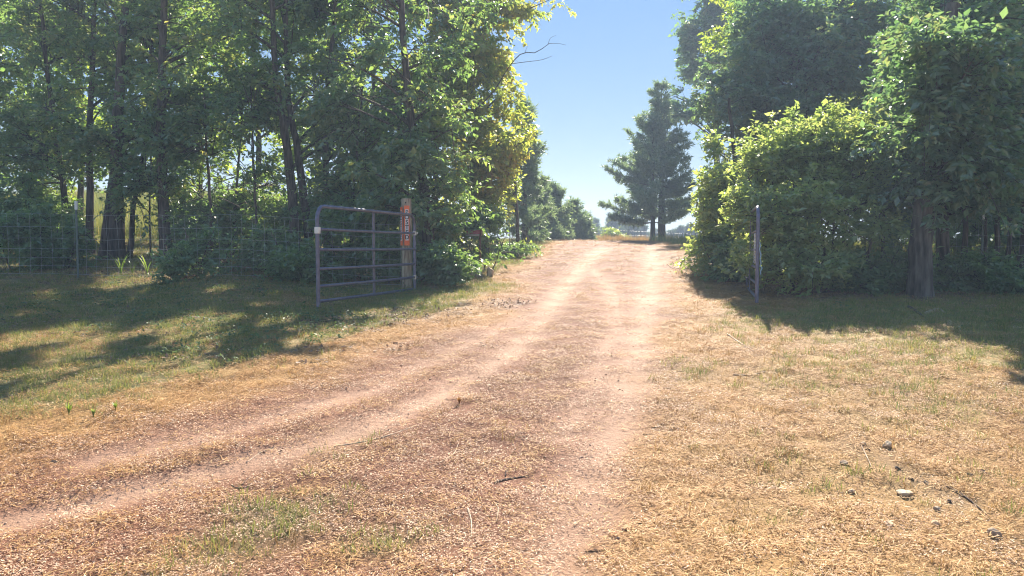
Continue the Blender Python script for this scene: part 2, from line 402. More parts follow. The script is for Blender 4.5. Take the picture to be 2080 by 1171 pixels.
TREES = []
def broadleaf(name, label, cat, stems, ells, limbs, br, tw, lf, leaf, mat, bark, group=None, seed=0, limb_r=.035, prune=True,
              br_len=(.5, 1.2), tw_len=(.16, .42), first=.25, rnd_shift=0.0, droop=.35, oak=False, sunny=True, sides=8, leaf_w=.55):
    """stems: list of (world points, base radius, top radius); ells: crown ellipsoids; counts per level"""
    g = np.random.default_rng(seed + 100)
    if cat == 'tree': limbs = max(8, int(limbs * .86)); leaf *= 1.04
    base = np.array(stems[0][0][0], float)
    root = empty(name, base, label, cat, group)
    tparts, paths = [], []
    for pts, r0, r1 in stems:
        P = spline(pts, 16); P[:, :2] += (g.random((16, 2)) - .5) * .03
        t = np.linspace(0, 1, 16); rr = r0 + (r1 - r0) * t ** .8
        rr = rr * (1 + (.14 if oak else .3) * np.exp(-t * 16)); paths.append((P, rr))
        if oak:
            PP = spline(P, 90); rq = np.interp(np.linspace(0, 1, 90), t, rr); V, F = tubes(PP[None], rq[None], 64)
            cen = np.repeat(PP, 64, 0); th = np.arctan2(V[:, 1] - cen[:, 1], V[:, 0] - cen[:, 0])
            ridge = np.abs(vnoise(th * 9 + .6 * np.sin(V[:, 2] * 5), V[:, 2] * 2.6, 3) - .5) * 2
            V = cen + (V - cen) * (1 + .16 * (ridge - .5))[:, None]; tparts.append((V, F))
        else:
            tparts.append(tubes(P[None], rr[None], sides))
    V, F = join_vf(tparts)
    mesh_obj('trunk', raw_mesh('trunk', V - base, F, bark, smooth_sh=True), root)
    # limbs
    vol = np.array([e[1][0] * e[1][2] for e in ells]); pick = g.choice(len(ells), limbs, p=vol / vol.sum())
    C = np.array([e[0] for e in ells])[pick]; RR = np.array([e[1] for e in ells])[pick]
    u = unit(g.normal(size=(limbs, 3))) * (g.random((limbs, 1)) ** .45)
    T = C + u * RR
    which = np.zeros(limbs, int)
    if len(paths) > 1:
        tops = np.array([p[0][10] for p in paths]); which = np.argmin(np.linalg.norm((T[:, None] - tops[None])[:, :, :2] + g.normal(size=(limbs, len(paths), 2)) * .3, axis=2), 1)
    P0 = np.zeros((limbs, 3)); rad0 = np.zeros(limbs)
    for k in range(limbs):
        P, rr = paths[which[k]]
        hd = np.min(np.linalg.norm(P[:, :2] - T[k, :2], axis=1))
        tgt = T[k, 2] - .55 * hd
        lo = P[0, 2] + first * (P[-1, 2] - P[0, 2])
        tgt = np.clip(tgt, lo, P[-1, 2] - .05)
        f = np.interp(tgt, P[:, 2], np.arange(16)); i = int(min(f, 14)); P0[k] = P[i] + (P[i + 1] - P[i]) * (f - i); rad0[k] = rr[i]
    d = T - P0; dl = np.linalg.norm(d, axis=1, keepdims=True)
    M = P0 + d * .5 + np.array([0, 0, 1.]) * dl * .14 + g.normal(size=(limbs, 3)) * dl * .07
    tt = np.linspace(0, 1, 8)[None, :, None]
    LB_ = (1 - tt) ** 2 * P0[:, None] + 2 * tt * (1 - tt) * M[:, None] + tt ** 2 * T[:, None]
    r0 = np.minimum(rad0 * .6, limb_r * (.5 + .35 * dl[:, 0])); LR = r0[:, None] * np.linspace(1, .22, 8)[None]
    # branchlets
    nb = limbs * br; li = np.repeat(np.arange(limbs), br); tb = .22 + .78 * g.random(nb) ** .8
    q = (1 - tb)[:, None]; tbk = tb[:, None]
    B0 = q ** 2 * P0[li] + 2 * tbk * q * M[li] + tbk ** 2 * T[li]
    tan = unit(2 * q * (M[li] - P0[li]) + 2 * tbk * (T[li] - M[li]))
    bd = unit(tan * .7 + g.normal(size=(nb, 3)) * np.array([.75, .75, .5]))
    bl = g.uniform(*br_len, nb) * (1.1 - .4 * tb)
    B1 = B0 + bd * bl[:, None] * .55 + np.array([0, 0, .06]) * bl[:, None]
    B2 = B0 + bd * bl[:, None] + np.array([0, 0, -droop * .45]) * bl[:, None]
    # twigs
    nw = nb * tw; bi = np.repeat(np.arange(nb), tw); tw_t = (.12 + .88 * g.random(nw))[:, None]; qq = 1 - tw_t
    W0 = qq ** 2 * B0[bi] + 2 * tw_t * qq * B1[bi] + tw_t ** 2 * B2[bi]
    wd = unit(bd[bi] * .6 + g.normal(size=(nw, 3)) * np.array([.8, .8, .45]) + np.array([0, 0, -droop * .4]))
    wlen = g.uniform(*tw_len, nw); W1 = W0 + wd * wlen[:, None]
    keep = ~pruned((W0 + W1) * .5, sunny) if prune else np.ones(nw, bool)
    if prune:
        kb = ~pruned(B2, sunny); kl = ~pruned(T, sunny)
    else: kb = np.ones(nb, bool); kl = np.ones(limbs, bool)
    tp = []
    if kl.any(): tp.append(tubes(LB_[kl], LR[kl], 5))
    if kb.any():
        BP = np.stack([B0, B1, B2], 1)[kb]; br0 = (.004 + .008 * bl[kb])[:, None] * np.array([1, .7, .3])[None]
        tp.append(tubes(BP, br0, 3))
    kt = keep & (g.random(nw) < .1)
    if kt.any():
        wp = np.stack([W0, W1], 1)[kt]; tp.append(tubes(wp, np.broadcast_to(np.array([[.003, .0015]]), (len(wp), 2)), 3))
    if tp:
        V, F = join_vf(tp); lo = mesh_obj('limbs', raw_mesh('limbs', V - base, F, bark, smooth_sh=True), root, 'stuff')
    # leaves
    W0 = W0[keep]; wd = wd[keep]; wlen = wlen[keep]; bi = bi[keep]; n = len(W0) * lf
    if n:
        wi = np.repeat(np.arange(len(W0)), lf); tl = np.tile((np.arange(lf) + .6) / lf, len(W0)) + g.normal(size=n) * .05
        Pl = W0[wi] + wd[wi] * (wlen[wi] * tl)[:, None]
        side = unit(np.cross(wd[wi], np.array([0, 0, 1.])) + 1e-4) * np.where(np.arange(n) % 2, 1, -1)[:, None]
        Dl = unit(wd[wi] * .6 + side * .8 + g.normal(size=(n, 3)) * .45 + np.array([0, 0, -droop]))
        Nl = unit(np.array([0, 0, 1.]) + g.normal(size=(n, 3)) * .55)
        Lf = leaf * g.choice([.55, .8, 1, 1.15, 1.45], n, p=[.2, .25, .25, .2, .1]) * g.uniform(.85, 1.15, n); Wf = Lf * leaf_w * g.uniform(.8, 1.2, n)
        V, F = leaves(Pl, Dl, Nl, Lf, Wf)
        brn = g.random(nb)[bi][wi]
        rnd = np.clip(.5 * g.random(n) + .5 * brn + rnd_shift, 0, 1)
        mesh_obj('crown', raw_mesh('crown', V - base, F, mat, {'rnd': np.repeat(rnd, 2)}), root)
    TREES.append((name, n)); return root

def stem(pp, y, w0, w1, up=0):
    """trunk given by photo points at depth y, px widths at base and top; the base is set on the ground"""
    pts = [at(a, b, y) for a, b in pp]
    pts[0][2] = gz(pts[0][0], pts[0][1]) - .12
    s = y / FPX / 2
    return (pts, w0 * s, w1 * s)

def conifer(name, label, px, y, py_top, width_px, bias=0.0, group=None, seed=0, base_frac=.16, whorl=.42, dens=1.0, needle=.17, rpx=None, mat=None, lean=0, prof=None):
    g = np.random.default_rng(seed + 500); mat = mat or NEEDLE
    x = at(px, 500, y)[0]; zb = gz(x, y); top = at(px + lean, py_top, y); H = top[2] - zb
    root = empty(name, (x, y, zb), label, 'tree', group)
    r0 = (rpx or H * 1540 / y * .045) * y / FPX / 2
    P = np.stack([np.linspace(0, top[0] - x, 14), np.zeros(14), np.linspace(-.1, H, 14)], 1)
    V, F = tubes(P[None], (r0 * np.linspace(1, .08, 14))[None], 10)
    mesh_obj('trunk', raw_mesh('trunk', V, F, BARK_PINE, smooth_sh=True), root)
    Wm = width_px * y / FPX / 2
    zs = np.arange(H * base_frac, H * .985, whorl * (H / 9) ** .3); bp, tuP, tuD, tuR = [], [], [], []
    for z in zs:
        t = (z - H * base_frac) / (H * (1 - base_frac))
        env = (prof(t) if prof else (1 - t) ** .8) * Wm + .12
        for k in range(int(g.integers(5, 8))):
            a = g.random() * 6.283; L = env * g.choice([g.uniform(.4, .8), g.uniform(.75, 1.2)]) * (1 + bias * math.cos(a)); el = R(2 + 45 * t + g.normal() * 8)
            d = np.array([math.cos(a) * math.cos(el), math.sin(a) * math.cos(el), math.sin(el)])
            p0 = np.array([(top[0] - x) * z / H, 0, z]); p2 = p0 + d * L + np.array([0, 0, .16 * L]); p1 = p0 + d * L * .5 - np.array([0, 0, .07 * L])
            tt = np.linspace(0, 1, 6)[:, None]; q = (1 - tt) ** 2 * p0 + 2 * tt * (1 - tt) * p1 + tt ** 2 * p2; bp.append(q)
            nt_ = max(5, int(L * 11 * dens)); s = g.uniform(.22, 1, nt_)[:, None]
            w0 = (1 - s) ** 2 * p0 + 2 * s * (1 - s) * p1 + s ** 2 * p2
            wdv = unit(d[None] * .9 + g.normal(size=(nt_, 3)) * np.array([.7, .7, .35]) + np.array([0, 0, .25]))
            wl_ = g.uniform(.12, .42, nt_)[:, None] * (1.25 - s * .5)
            for f in (.3, .65, 1.0):
                tuP.append(w0 + wdv * wl_ * f); tuD.append(wdv); tuR.append(np.full(nt_, g.random()))
    V, F = tubes(np.array(bp), np.array([[.026, .022, .017, .012, .008, .003]] * len(bp)) * (H / 8), 5)
    mesh_obj('limbs', raw_mesh('limbs', V, F, BARK_PINE, smooth_sh=True), root, 'stuff')
    P = np.concatenate(tuP); D = np.concatenate(tuD); rr = np.concatenate(tuR); nn = 6
    i = np.repeat(np.arange(len(P)), nn); n = len(i)
    Dl = unit(D[i] * .8 + g.normal(size=(n, 3)) * .6); Nl = unit(g.normal(size=(n, 3)))
    V, F = leaves(P[i], Dl, Nl, needle * g.uniform(.7, 1.2, n), np.full(n, needle * .16), 0)
    mesh_obj('crown', raw_mesh('crown', V, F, mat, {'rnd': np.repeat(np.clip(.5 * rr[i] + .5 * g.random(n), 0, 1), 2)}), root)
    TREES.append((name, n)); return root

# ------------------------------------------------------------------ ground and gravel track
def axis(lo, hi, fine_lo, fine_hi, step, grow):
    a = list(np.arange(fine_lo, fine_hi, step)); s = step
    while a[-1] < hi: s *= grow; a.append(a[-1] + s)
    b = []; s = step; v = fine_lo
    while v > lo: s *= grow; v -= s; b.append(v)
    return np.array(b[::-1] + a)
gx = axis(-220, 220, -6.5, 6.5, .07, 1.05); gy = axis(-25, 255, 3.0, 11.0, .065, 1.03)
GX, GY = np.meshgrid(gx, gy, indexing='ij'); gxf, gyf = GX.ravel(), GY.ravel()
GZ = G(gxf, gyf); SD, RUT, GREEN, LITTER = fields(gxf, gyf)
fine = (gyf > 2) & (gyf < 40)
nx, ny = GX.shape; idx = np.arange(nx * ny).reshape(nx, ny)
Fg = np.stack([idx[:-1, :-1], idx[1:, :-1], idx[1:, 1:], idx[:-1, 1:]], -1).reshape(-1, 4)

def ground_mat(name):
    m, t, out = nodes_of(name); L = t.links.new
    tc = N(t, 'ShaderNodeTexCoord')
    def noise(sc, det=5, rough=.6):
        n = N(t, 'ShaderNodeTexNoise'); n.inputs['Scale'].default_value = sc; n.inputs['Detail'].default_value = det; n.inputs['Roughness'].default_value = rough
        L(tc.outputs['Object'], n.inputs['Vector']); return n
    def attr(n): return N(t, 'ShaderNodeAttribute', attribute_name=n).outputs['Fac']
    def mix(f, a, b, mode='MIX'):
        x = N(t, 'ShaderNodeMix', data_type='RGBA', blend_type=mode)
        if hasattr(f, 'default_value') and not isinstance(f, float): L(f, x.inputs[0])
        else: x.inputs[0].default_value = f
        L(a, x.inputs[6]); L(b, x.inputs[7]); return x.outputs[2]
    fine_ = noise(75, 6, .75); mid = noise(16, 6, .7); big = noise(1.1, 5, .6); speck = noise(170, 3, .8)
    gravel = ramp(t, [(.28, (0.086, 0.029, 0.014)), (.46, (0.172, 0.067, 0.034)), (.58, (0.259, 0.115, 0.061)), (.72, (0.454, 0.260, 0.151))], fine_.outputs['Fac'])
    straw = ramp(t, [(.28, (0.132, 0.060, 0.021)), (.45, (0.321, 0.174, 0.059)), (.6, (0.454, 0.265, 0.097)), (.75, (0.643, 0.430, 0.193))], fine_.outputs['Fac'])
    grass = ramp(t, [(.3, (.075, .10, .035)), (.5, (.165, .19, .065)), (.7, (.29, .29, .11))], fine_.outputs['Fac'])
    rutc = ramp(t, [(.3, (0.309, 0.171, 0.106)), (.5, (0.431, 0.268, 0.179)), (.7, (0.543, 0.373, 0.260))], speck.outputs['Fac'])
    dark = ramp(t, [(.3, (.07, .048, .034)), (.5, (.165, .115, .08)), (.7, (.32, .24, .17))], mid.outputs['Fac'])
    c = mix(attr('track'), straw.outputs[0], gravel.outputs[0])
    c = mix(attr('green'), c, grass.outputs[0])
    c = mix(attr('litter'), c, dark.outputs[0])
    c = mix(attr('rut'), c, rutc.outputs[0])
    v = ramp(t, [(.3, (.78, .74, .7)), (.7, (1.12, 1.1, 1.08))], big.outputs['Fac'])
    c = mix(.9, c, v.outputs[0], 'MULTIPLY')
    p = N(t, 'ShaderNodeBsdfPrincipled'); p.inputs['Roughness'].default_value = .85; p.inputs['Specular IOR Level'].default_value = .25
    b1 = N(t, 'ShaderNodeBump'); b1.inputs['Strength'].default_value = .8; b1.inputs['Distance'].default_value = .03
    b2 = N(t, 'ShaderNodeBump'); b2.inputs['Strength'].default_value = .8; b2.inputs['Distance'].default_value = .012
    L(mid.outputs['Fac'], b1.inputs['Height']); L(fine_.outputs['Fac'], b2.inputs['Height']); L(b1.outputs[0], b2.inputs['Normal']); L(b2.outputs[0], p.inputs['Normal'])
    L(c, p.inputs['Base Color']); L(p.outputs[0], out.inputs[0]); return m
GROUND = ground_mat('ground_soil_and_straw')
trk = smooth(SD, -.25, .5)
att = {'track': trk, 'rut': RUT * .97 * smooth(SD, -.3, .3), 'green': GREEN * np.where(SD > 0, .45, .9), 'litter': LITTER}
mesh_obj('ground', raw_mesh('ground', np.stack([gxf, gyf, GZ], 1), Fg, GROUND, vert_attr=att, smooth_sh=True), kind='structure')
selv = (SD > -.05) & (gyf < 70) & (gyf > -5)
selF = selv[Fg].all(1); use = np.unique(Fg[selF]); remap = np.full(len(gxf), -1); remap[use] = np.arange(len(use))
mesh_obj('gravel_track', raw_mesh('gravel_track', np.stack([gxf, gyf, GZ + .005], 1)[use], remap[Fg[selF]], GROUND, vert_attr={k: v[use] for k, v in att.items()}, smooth_sh=True), kind='structure')

# ------------------------------------------------------------------ ground cover (uncountable): straw, grass, gravel, weeds, fallen leaves
def clump_mat(name, stops, tfac=.25, rough=.7, tmul=1.0):
    m, t, out = nodes_of(name); L = t.links.new
    a = N(t, 'ShaderNodeAttribute', attribute_name='rnd'); b = N(t, 'ShaderNodeAttribute', attribute_name='tint', attribute_type='INSTANCER')
    add = N(t, 'ShaderNodeMath', operation='MULTIPLY_ADD'); add.inputs[1].default_value = .6; L(a.outputs['Fac'], add.inputs[0])
    mul = N(t, 'ShaderNodeMath', operation='MULTIPLY'); mul.inputs[1].default_value = .4; L(b.outputs['Fac'], mul.inputs[0]); L(mul.outputs[0], add.inputs[2])
    c = ramp(t, stops, add.outputs[0])
    p = N(t, 'ShaderNodeBsdfPrincipled'); p.inputs['Roughness'].default_value = rough; p.inputs['Specular IOR Level'].default_value = .35
    tr = N(t, 'ShaderNodeBsdfTranslucent'); mx = N(t, 'ShaderNodeMixShader'); mx.inputs[0].default_value = tfac
    L(c.outputs[0], p.inputs['Base Color']); L(c.outputs[0], tr.inputs[0]); L(p.outputs[0], mx.inputs[1]); L(tr.outputs[0], mx.inputs[2]); L(mx.outputs[0], out.inputs[0])
    return m
STRAW = clump_mat('straw', [(.05, (0.174, 0.075, 0.026)), (.3, (0.414, 0.212, 0.067)), (.6, (0.597, 0.353, 0.124)), (.9, (0.752, 0.528, 0.257))], .2)
DRYG = clump_mat('dry_blade', [(.1, (0.271, 0.146, 0.044)), (.5, (0.416, 0.267, 0.088)), (.9, (0.524, 0.387, 0.161))], .35)
GREENG = clump_mat('green_blade', [(.05, (.11, .165, .04)), (.45, (.22, .255, .06)), (.75, (.38, .35, .085)), (.98, (.50, .39, .16))], .42)
WEED = clump_mat('weed_leaf', [(.1, (.07, .13, .045)), (.9, (.17, .23, .075))], .4, .5)
DEADL = clump_mat('fallen_leaf', [(.1, (.14, .085, .055)), (.6, (.28, .185, .125)), (.95, (.44, .34, .25))], .15)
PEBB = clump_mat('pebble', [(.05, (0.224, 0.120, 0.077)), (.5, (0.396, 0.258, 0.181)), (.95, (0.550, 0.430, 0.344))], 0, .8)

def blades_mesh(name, n, rad, ln, wd, tilt, mat, g, bend=.3, seg=2):
    a = g.random(n) * 6.283; r = rad * np.sqrt(g.random(n)); b0 = np.stack([np.cos(a) * r, np.sin(a) * r, np.zeros(n)], 1)
    th = g.random(n) * 6.283; ti = np.radians(g.uniform(*tilt, n)); L = g.uniform(*ln, n); w_ = g.uniform(*wd, n)
    hd = np.stack([np.cos(th), np.sin(th), np.zeros(n)], 1); sd = np.stack([-np.sin(th), np.cos(th), np.zeros(n)], 1)
    up = np.array([0, 0, 1.])
    d = hd * np.sin(ti)[:, None] + up * np.cos(ti)[:, None]
    p1 = b0 + d * L[:, None] * .55; p2 = p1 + unit(d + hd * bend + up * -.12 * bend) * L[:, None] * .45
    W = (sd * w_[:, None]) * .5
    V = np.stack([b0 - W, b0 + W, p1 + W * .9, p1 - W * .9, p2], 1).reshape(-1, 3); i = np.arange(n) * 5
    F = np.concatenate([np.stack([i, i + 1, i + 2], 1), np.stack([i, i + 2, i + 3], 1), np.stack([i + 3, i + 2, i + 4], 1)])
    rnd = g.random(n)
    return raw_mesh(name, V, F, mat, {'rnd': np.concatenate([rnd, rnd, rnd])})

def straws_mesh(name, n, rad, mat, g, ln=(.02, .11), wd=(.0018, .005)):
    a = g.random(n) * 6.283; r = rad * np.sqrt(g.random(n)); c = np.stack([np.cos(a) * r, np.sin(a) * r, g.uniform(.002, .022, n)], 1)
    th = g.random(n) * 6.283; ti = np.radians(g.normal(0, 11, n)); L = ln[0] + (ln[1] - ln[0]) * g.random(n) ** 2.2; w_ = g.uniform(*wd, n)
    d = np.stack([np.cos(th) * np.cos(ti), np.sin(th) * np.cos(ti), np.sin(ti)], 1); s = np.stack([-np.sin(th), np.cos(th), g.normal(0, .25, n)], 1)
    W = unit(s) * w_[:, None] * .5; h = d * L[:, None] * .5; k = np.stack([g.normal(0, 1, n), g.normal(0, 1, n), g.random(n) * .5], 1) * L[:, None] * .07
    V = np.stack([c - h - W, c - h + W, c + k + W, c + k - W, c + h + W, c + h - W], 1).reshape(-1, 3); i = np.arange(n) * 6
    F = np.concatenate([np.stack([i, i + 1, i + 2, i + 3], 1), np.stack([i + 3, i + 2, i + 4, i + 5], 1)])
    rnd = g.random(n); return raw_mesh(name, V, F, mat, {'rnd': np.concatenate([rnd, rnd])})

def leafs_mesh(name, n, rad, L, mat, g, flat=True, h=.06):
    a = g.random(n) * 6.283; r = rad * np.sqrt(g.random(n)); z = g.uniform(.004, .02 if flat else h, n)
    P = np.stack([np.cos(a) * r, np.sin(a) * r, z], 1); D = unit(np.stack([g.normal(size=n), g.normal(size=n), g.normal(0, .25 if flat else .5, n)], 1))
    Nn = unit(np.array([0, 0, 1.]) + g.normal(size=(n, 3)) * .35); ll = L * g.uniform(.5, 1.2, n)
    V, F = leaves(P, D, Nn, ll, ll * .6, .07); return raw_mesh(name, V, F, mat, {'rnd': np.repeat(g.random(n), 2)})

def pebbles_mesh(name, n, rad, mat, g):
    parts = []
    bm = bmesh.new(); bmesh.ops.create_icosphere(bm, subdivisions=1, radius=1); V0 = np.array([v.co[:] for v in bm.verts]); F0 = np.array([[v.index for v in f.verts] for f in bm.faces]); bm.free()
    for k in range(n):
        s = g.uniform(.003, .009); a = g.random() * 6.283; r = rad * math.sqrt(g.random())
        V = V0 * (1 + g.normal(0, .12, (len(V0), 1))) * np.array([s * g.uniform(.8, 1.5), s, s * .6]) + np.array([math.cos(a) * r, math.sin(a) * r, s * .3]); parts.append((V, F0))
    V, F = join_vf(parts); return raw_mesh(name, V, F, mat, {'rnd': np.repeat(g.random(n), len(F0))}, smooth_sh=True)

def scatter(name, label, meshes, P, scale, seed):
    g = np.random.default_rng(seed); n = len(P)
    coll = bpy.data.collections.new(name + '_kinds')
    for k, me in enumerate(meshes):
        o = bpy.data.objects.new('%s_piece_%s' % (name, 'abcdefgh'[k]), me); coll.objects.link(o)
    me = bpy.data.meshes.new(name); me.vertices.add(n); me.vertices.foreach_set('co', np.asarray(P, np.float32).ravel())
    def at_(nm, typ, v, key='value'):
        t = me.attributes.new(nm, typ, 'POINT'); t.data.foreach_set(key, np.asarray(v).ravel())
    rot = np.stack([g.normal(0, .07, n), g.normal(0, .07, n), g.random(n) * 6.283], 1).astype(np.float32)
    at_('rot', 'FLOAT_VECTOR', rot, 'vector'); at_('scl', 'FLOAT', np.asarray(scale, np.float32)); at_('pick', 'INT', g.integers(0, len(meshes), n).astype(np.int32))
    at_('tint', 'FLOAT', g.random(n).astype(np.float32))
    o = bpy.data.objects.new(name, me); link(o); tag(o, label, kind='stuff')
    ng = bpy.data.node_groups.new(name, 'GeometryNodeTree'); ng.interface.new_socket('Geometry', in_out='INPUT', socket_type='NodeSocketGeometry'); ng.interface.new_socket('Geometry', in_out='OUTPUT', socket_type='NodeSocketGeometry')
    gi = ng.nodes.new('NodeGroupInput'); go = ng.nodes.new('NodeGroupOutput'); L = ng.links.new
    ci = ng.nodes.new('GeometryNodeCollectionInfo'); ci.inputs['Collection'].default_value = coll; ci.inputs['Separate Children'].default_value = True; ci.inputs['Reset Children'].default_value = True
    ip = ng.nodes.new('GeometryNodeInstanceOnPoints'); ip.inputs['Pick Instance'].default_value = True
    def na(nm, dt):
        q = ng.nodes.new('GeometryNodeInputNamedAttribute'); q.data_type = dt; q.inputs['Name'].default_value = nm; return q.outputs[0]
    L(gi.outputs[0], ip.inputs['Points']); L(ci.outputs[0], ip.inputs['Instance']); L(na('pick', 'INT'), ip.inputs['Instance Index'])
    e2r = ng.nodes.new('FunctionNodeEulerToRotation'); L(na('rot', 'FLOAT_VECTOR'), e2r.inputs[0]); L(e2r.outputs[0], ip.inputs['Rotation'])
    L(na('scl', 'FLOAT'), ip.inputs['Scale']); L(ip.outputs[0], go.inputs[0])
    md = o.modifiers.new('scatter', 'NODES'); md.node_group = ng
    return o

BARE = [(on_ground(*p)[:2], r) for p, r in [((1802, 915), .13), ((1753, 910), .12), ((1714, 945), .09), ((1838, 1008), .15), ((1729, 998), .08), ((1806, 1058), .08), ((1904, 1034), .10), ((2018, 1088), .14), ((1900, 1060), .07),
        ((1968, 965), .08), ((1996, 963), .08), ((1822, 958), .08), ((1850, 975), .08), ((1928, 1022), .10), ((1880, 985), .07), ((791, 1046), .05), ((880, 1060), .04), ((1040, 972), .07), ((1012, 978), .05), ((1065, 967), .05)]]
def points(n_per_m2, y0, y1, dens, seed, fall=1.4, near=8.0):
    """random ground points with density falling off with distance; dens(x,y)->0..1"""
    g = np.random.default_rng(seed); out = []
    ys = np.linspace(y0, y1, 40)
    for a, b in zip(ys[:-1], ys[1:]):
        m = (a + b) / 2; W = .74 * m + 1.2; d = n_per_m2 * min(1, (near / m) ** fall); n = int(d * 2 * W * (b - a))
        x = g.uniform(-W, W, n); y = g.uniform(a, b, n); out.append(np.stack([x, y], 1))
    xy = np.concatenate(out); p = dens(xy[:, 0], xy[:, 1])
    for c, r in BARE: p = p * np.clip((np.hypot(xy[:, 0] - c[0], xy[:, 1] - c[1]) - r * .45) / (r * .5), .12, 1)
    k = g.random(len(xy)) < p; xy = xy[k]
    return np.stack([xy[:, 0], xy[:, 1], G(xy[:, 0], xy[:, 1])], 1)

gg = np.random.default_rng(5)
def D_straw(x, y):
    sd, rut, gr, li = fields(x, y); return np.clip(np.where(sd > 0, .55 - .25 * smooth(y, 7, 14), 1.0) - .6 * rut - .5 * gr - .5 * li, .06, 1)
P = points(120, 2.9, 34, D_straw, 1, 1.25, 7)
scatter('straw', 'pale dry straw and hay chaff strewn over the gravel drive and verges', [straws_mesh('straw_bits', 88, .13, STRAW, gg, (.008, .055), (.0015, .0036)) for _ in range(5)], P, np.random.default_rng(1).uniform(.8, 1.25, len(P)) * (1 + np.clip((P[:, 1] - 9) / 22, 0, 1)), 11)
CHAFF = clump_mat('chaff', [(.05, (0.242, 0.119, 0.065)), (.35, (0.462, 0.261, 0.151)), (.65, (0.660, 0.445, 0.281)), (.95, (0.840, 0.695, 0.497))], .1)
def D_chaff(x, y):
    sd, rut, gr, li = fields(x, y); return np.clip(smooth(sd, -.5, .2), .25, 1) * np.clip(1 - .55 * rut - .4 * li - .4 * gr, .06, 1)
P = points(75, 2.9, 24, D_chaff, 21, 1.3, 6.5)
scatter('chaff', 'fine chopped chaff and grit covering the gravel drive', [straws_mesh('chaff_bits', 125, .13, CHAFF, gg, (.005, .024), (.0018, .0045)) for _ in range(4)], P, np.random.default_rng(21).uniform(.8, 1.25, len(P)) * (1 + np.clip((P[:, 1] - 9) / 22, 0, 1)), 31)
def D_dry(x, y):
    sd, rut, gr, li = fields(x, y); return np.clip(np.where(sd < 0, .75, .22) * (.3 + 1.2 * fbm(x, y, .7, 3, 61)) - .7 * rut - .4 * li - .2 * gr, 0, 1)
P = points(46, 2.9, 38, D_dry, 2, 1.1, 7.5)
scatter('dry_grass', 'short cut dry grass stubble on the verges beside the drive', [blades_mesh('dry_tuft', 22, .06, (.02, .075), (.0018, .0038), (5, 70), DRYG, gg) for _ in range(4)], P, np.random.default_rng(2).uniform(.6, 1.2, len(P)) * (1 + np.clip((P[:, 1] - 9) / 25, 0, .8)), 12)
def D_green(x, y):
    sd, rut, gr, li = fields(x, y); return np.clip(gr * 1.25 - .1 - .45 * li, 0, 1) * (1 - .9 * rut)
P = points(150, 2.9, 38, D_green, 3, 1.0, 9)
scatter('green_grass', 'short green grass growing along the shaded left verge and in patches', [blades_mesh('green_tuft', 20, .06, (.03, .10), (.002, .0045), (5, 60), GREENG, gg) for _ in range(4)], P, np.random.default_rng(3).uniform(.55, 1.2, len(P)) * (1 + np.clip((P[:, 1] - 9) / 25, 0, .8)), 13)
def D_weed(x, y):
    sd, rut, gr, li = fields(x, y); return np.clip((fbm(x, y, 1.1, 3, 71) - .42) * 4, 0, 1) * np.clip(gr * 1.4, 0, 1) * np.where((x < -.8) & (sd < -.2), 1, .03)
P = points(20, 4.5, 24, D_weed, 4, .8, 9)
scatter('weeds', 'low broad leaved weeds among the grass of the shaded left verge', [leafs_mesh('weed', 18, .09, .045, WEED, gg, False, .09) for _ in range(4)], P, np.random.default_rng(4).uniform(.6, 1.3, len(P)), 14)
def D_dead(x, y):
    sd, rut, gr, li = fields(x, y); return np.clip(li * 1.1 * np.where((x > 1) & (y < 9), .04, 1) + np.where((x < -1) & (y > 7), .2, 0), 0, 1) * (1 - rut)
P = points(34, 3.5, 26, D_dead, 6, .8, 9)
scatter('fallen_leaves', 'brown fallen leaves lying in the shade under the trees', [leafs_mesh('dead_leaf', 16, .16, .05, DEADL, gg) for _ in range(4)], P, np.random.default_rng(6).uniform(.7, 1.2, len(P)), 16)
def D_peb(x, y):
    sd, rut, gr, li = fields(x, y); return np.clip(smooth(sd, -.3, .4) * (.35 + .6 * fbm(x, y, .8, 3, 81)) + .06, 0, 1)
P = points(15, 2.9, 22, D_peb, 8, 1.2, 6)
scatter('gravel', 'small reddish pebbles scattered over the gravel drive', [pebbles_mesh('pebbles', 8, .14, PEBB, gg) for _ in range(4)], P, np.random.default_rng(8).uniform(.6, 1.2, len(P)), 18)
# tall pale grass of the sunny field behind the left trees
g = np.random.default_rng(9); n = 5200
xy = np.stack([g.uniform(-24, -3.5, n), g.uniform(22.5, 40, n)], 1); Pf = np.stack([xy[:, 0], xy[:, 1], G(xy[:, 0], xy[:, 1])], 1)
scatter('field_grass', 'tall sunlit yellow green grass of the open field behind the left trees', [blades_mesh('tall_grass', 26, .16, (.25, .6), (.006, .013), (3, 30), GREENG, gg) for _ in range(3)], Pf, g.uniform(.7, 1.3, n), 19)
g = np.random.default_rng(10); n = 1500
xy = np.stack([g.uniform(2, 16, n), g.uniform(41, 54, n)], 1); Pf = np.stack([xy[:, 0], xy[:, 1], G(xy[:, 0], xy[:, 1])], 1)
scatter('meadow_grass', 'pale seeding grass along the far fence beyond the crest of the drive', [blades_mesh('meadow_blade', 22, .2, (.25, .6), (.008, .016), (3, 30), DRYG, gg) for _ in range(2)], Pf, g.uniform(.6, 1.1, n), 20)
g = np.random.default_rng(12); n = 1700
xy = np.stack([g.uniform(6, 22, n), g.uniform(17, 34, n)], 1); Pf = np.stack([xy[:, 0], xy[:, 1], G(xy[:, 0], xy[:, 1])], 1)
scatter('pasture_grass', 'sunlit yellow green grass glimpsed behind the trunks of the right trees', [blades_mesh('pasture_blade', 24, .16, (.2, .45), (.006, .013), (3, 35), GREENG, gg) for _ in range(2)], Pf, g.uniform(.7, 1.3, n), 21)

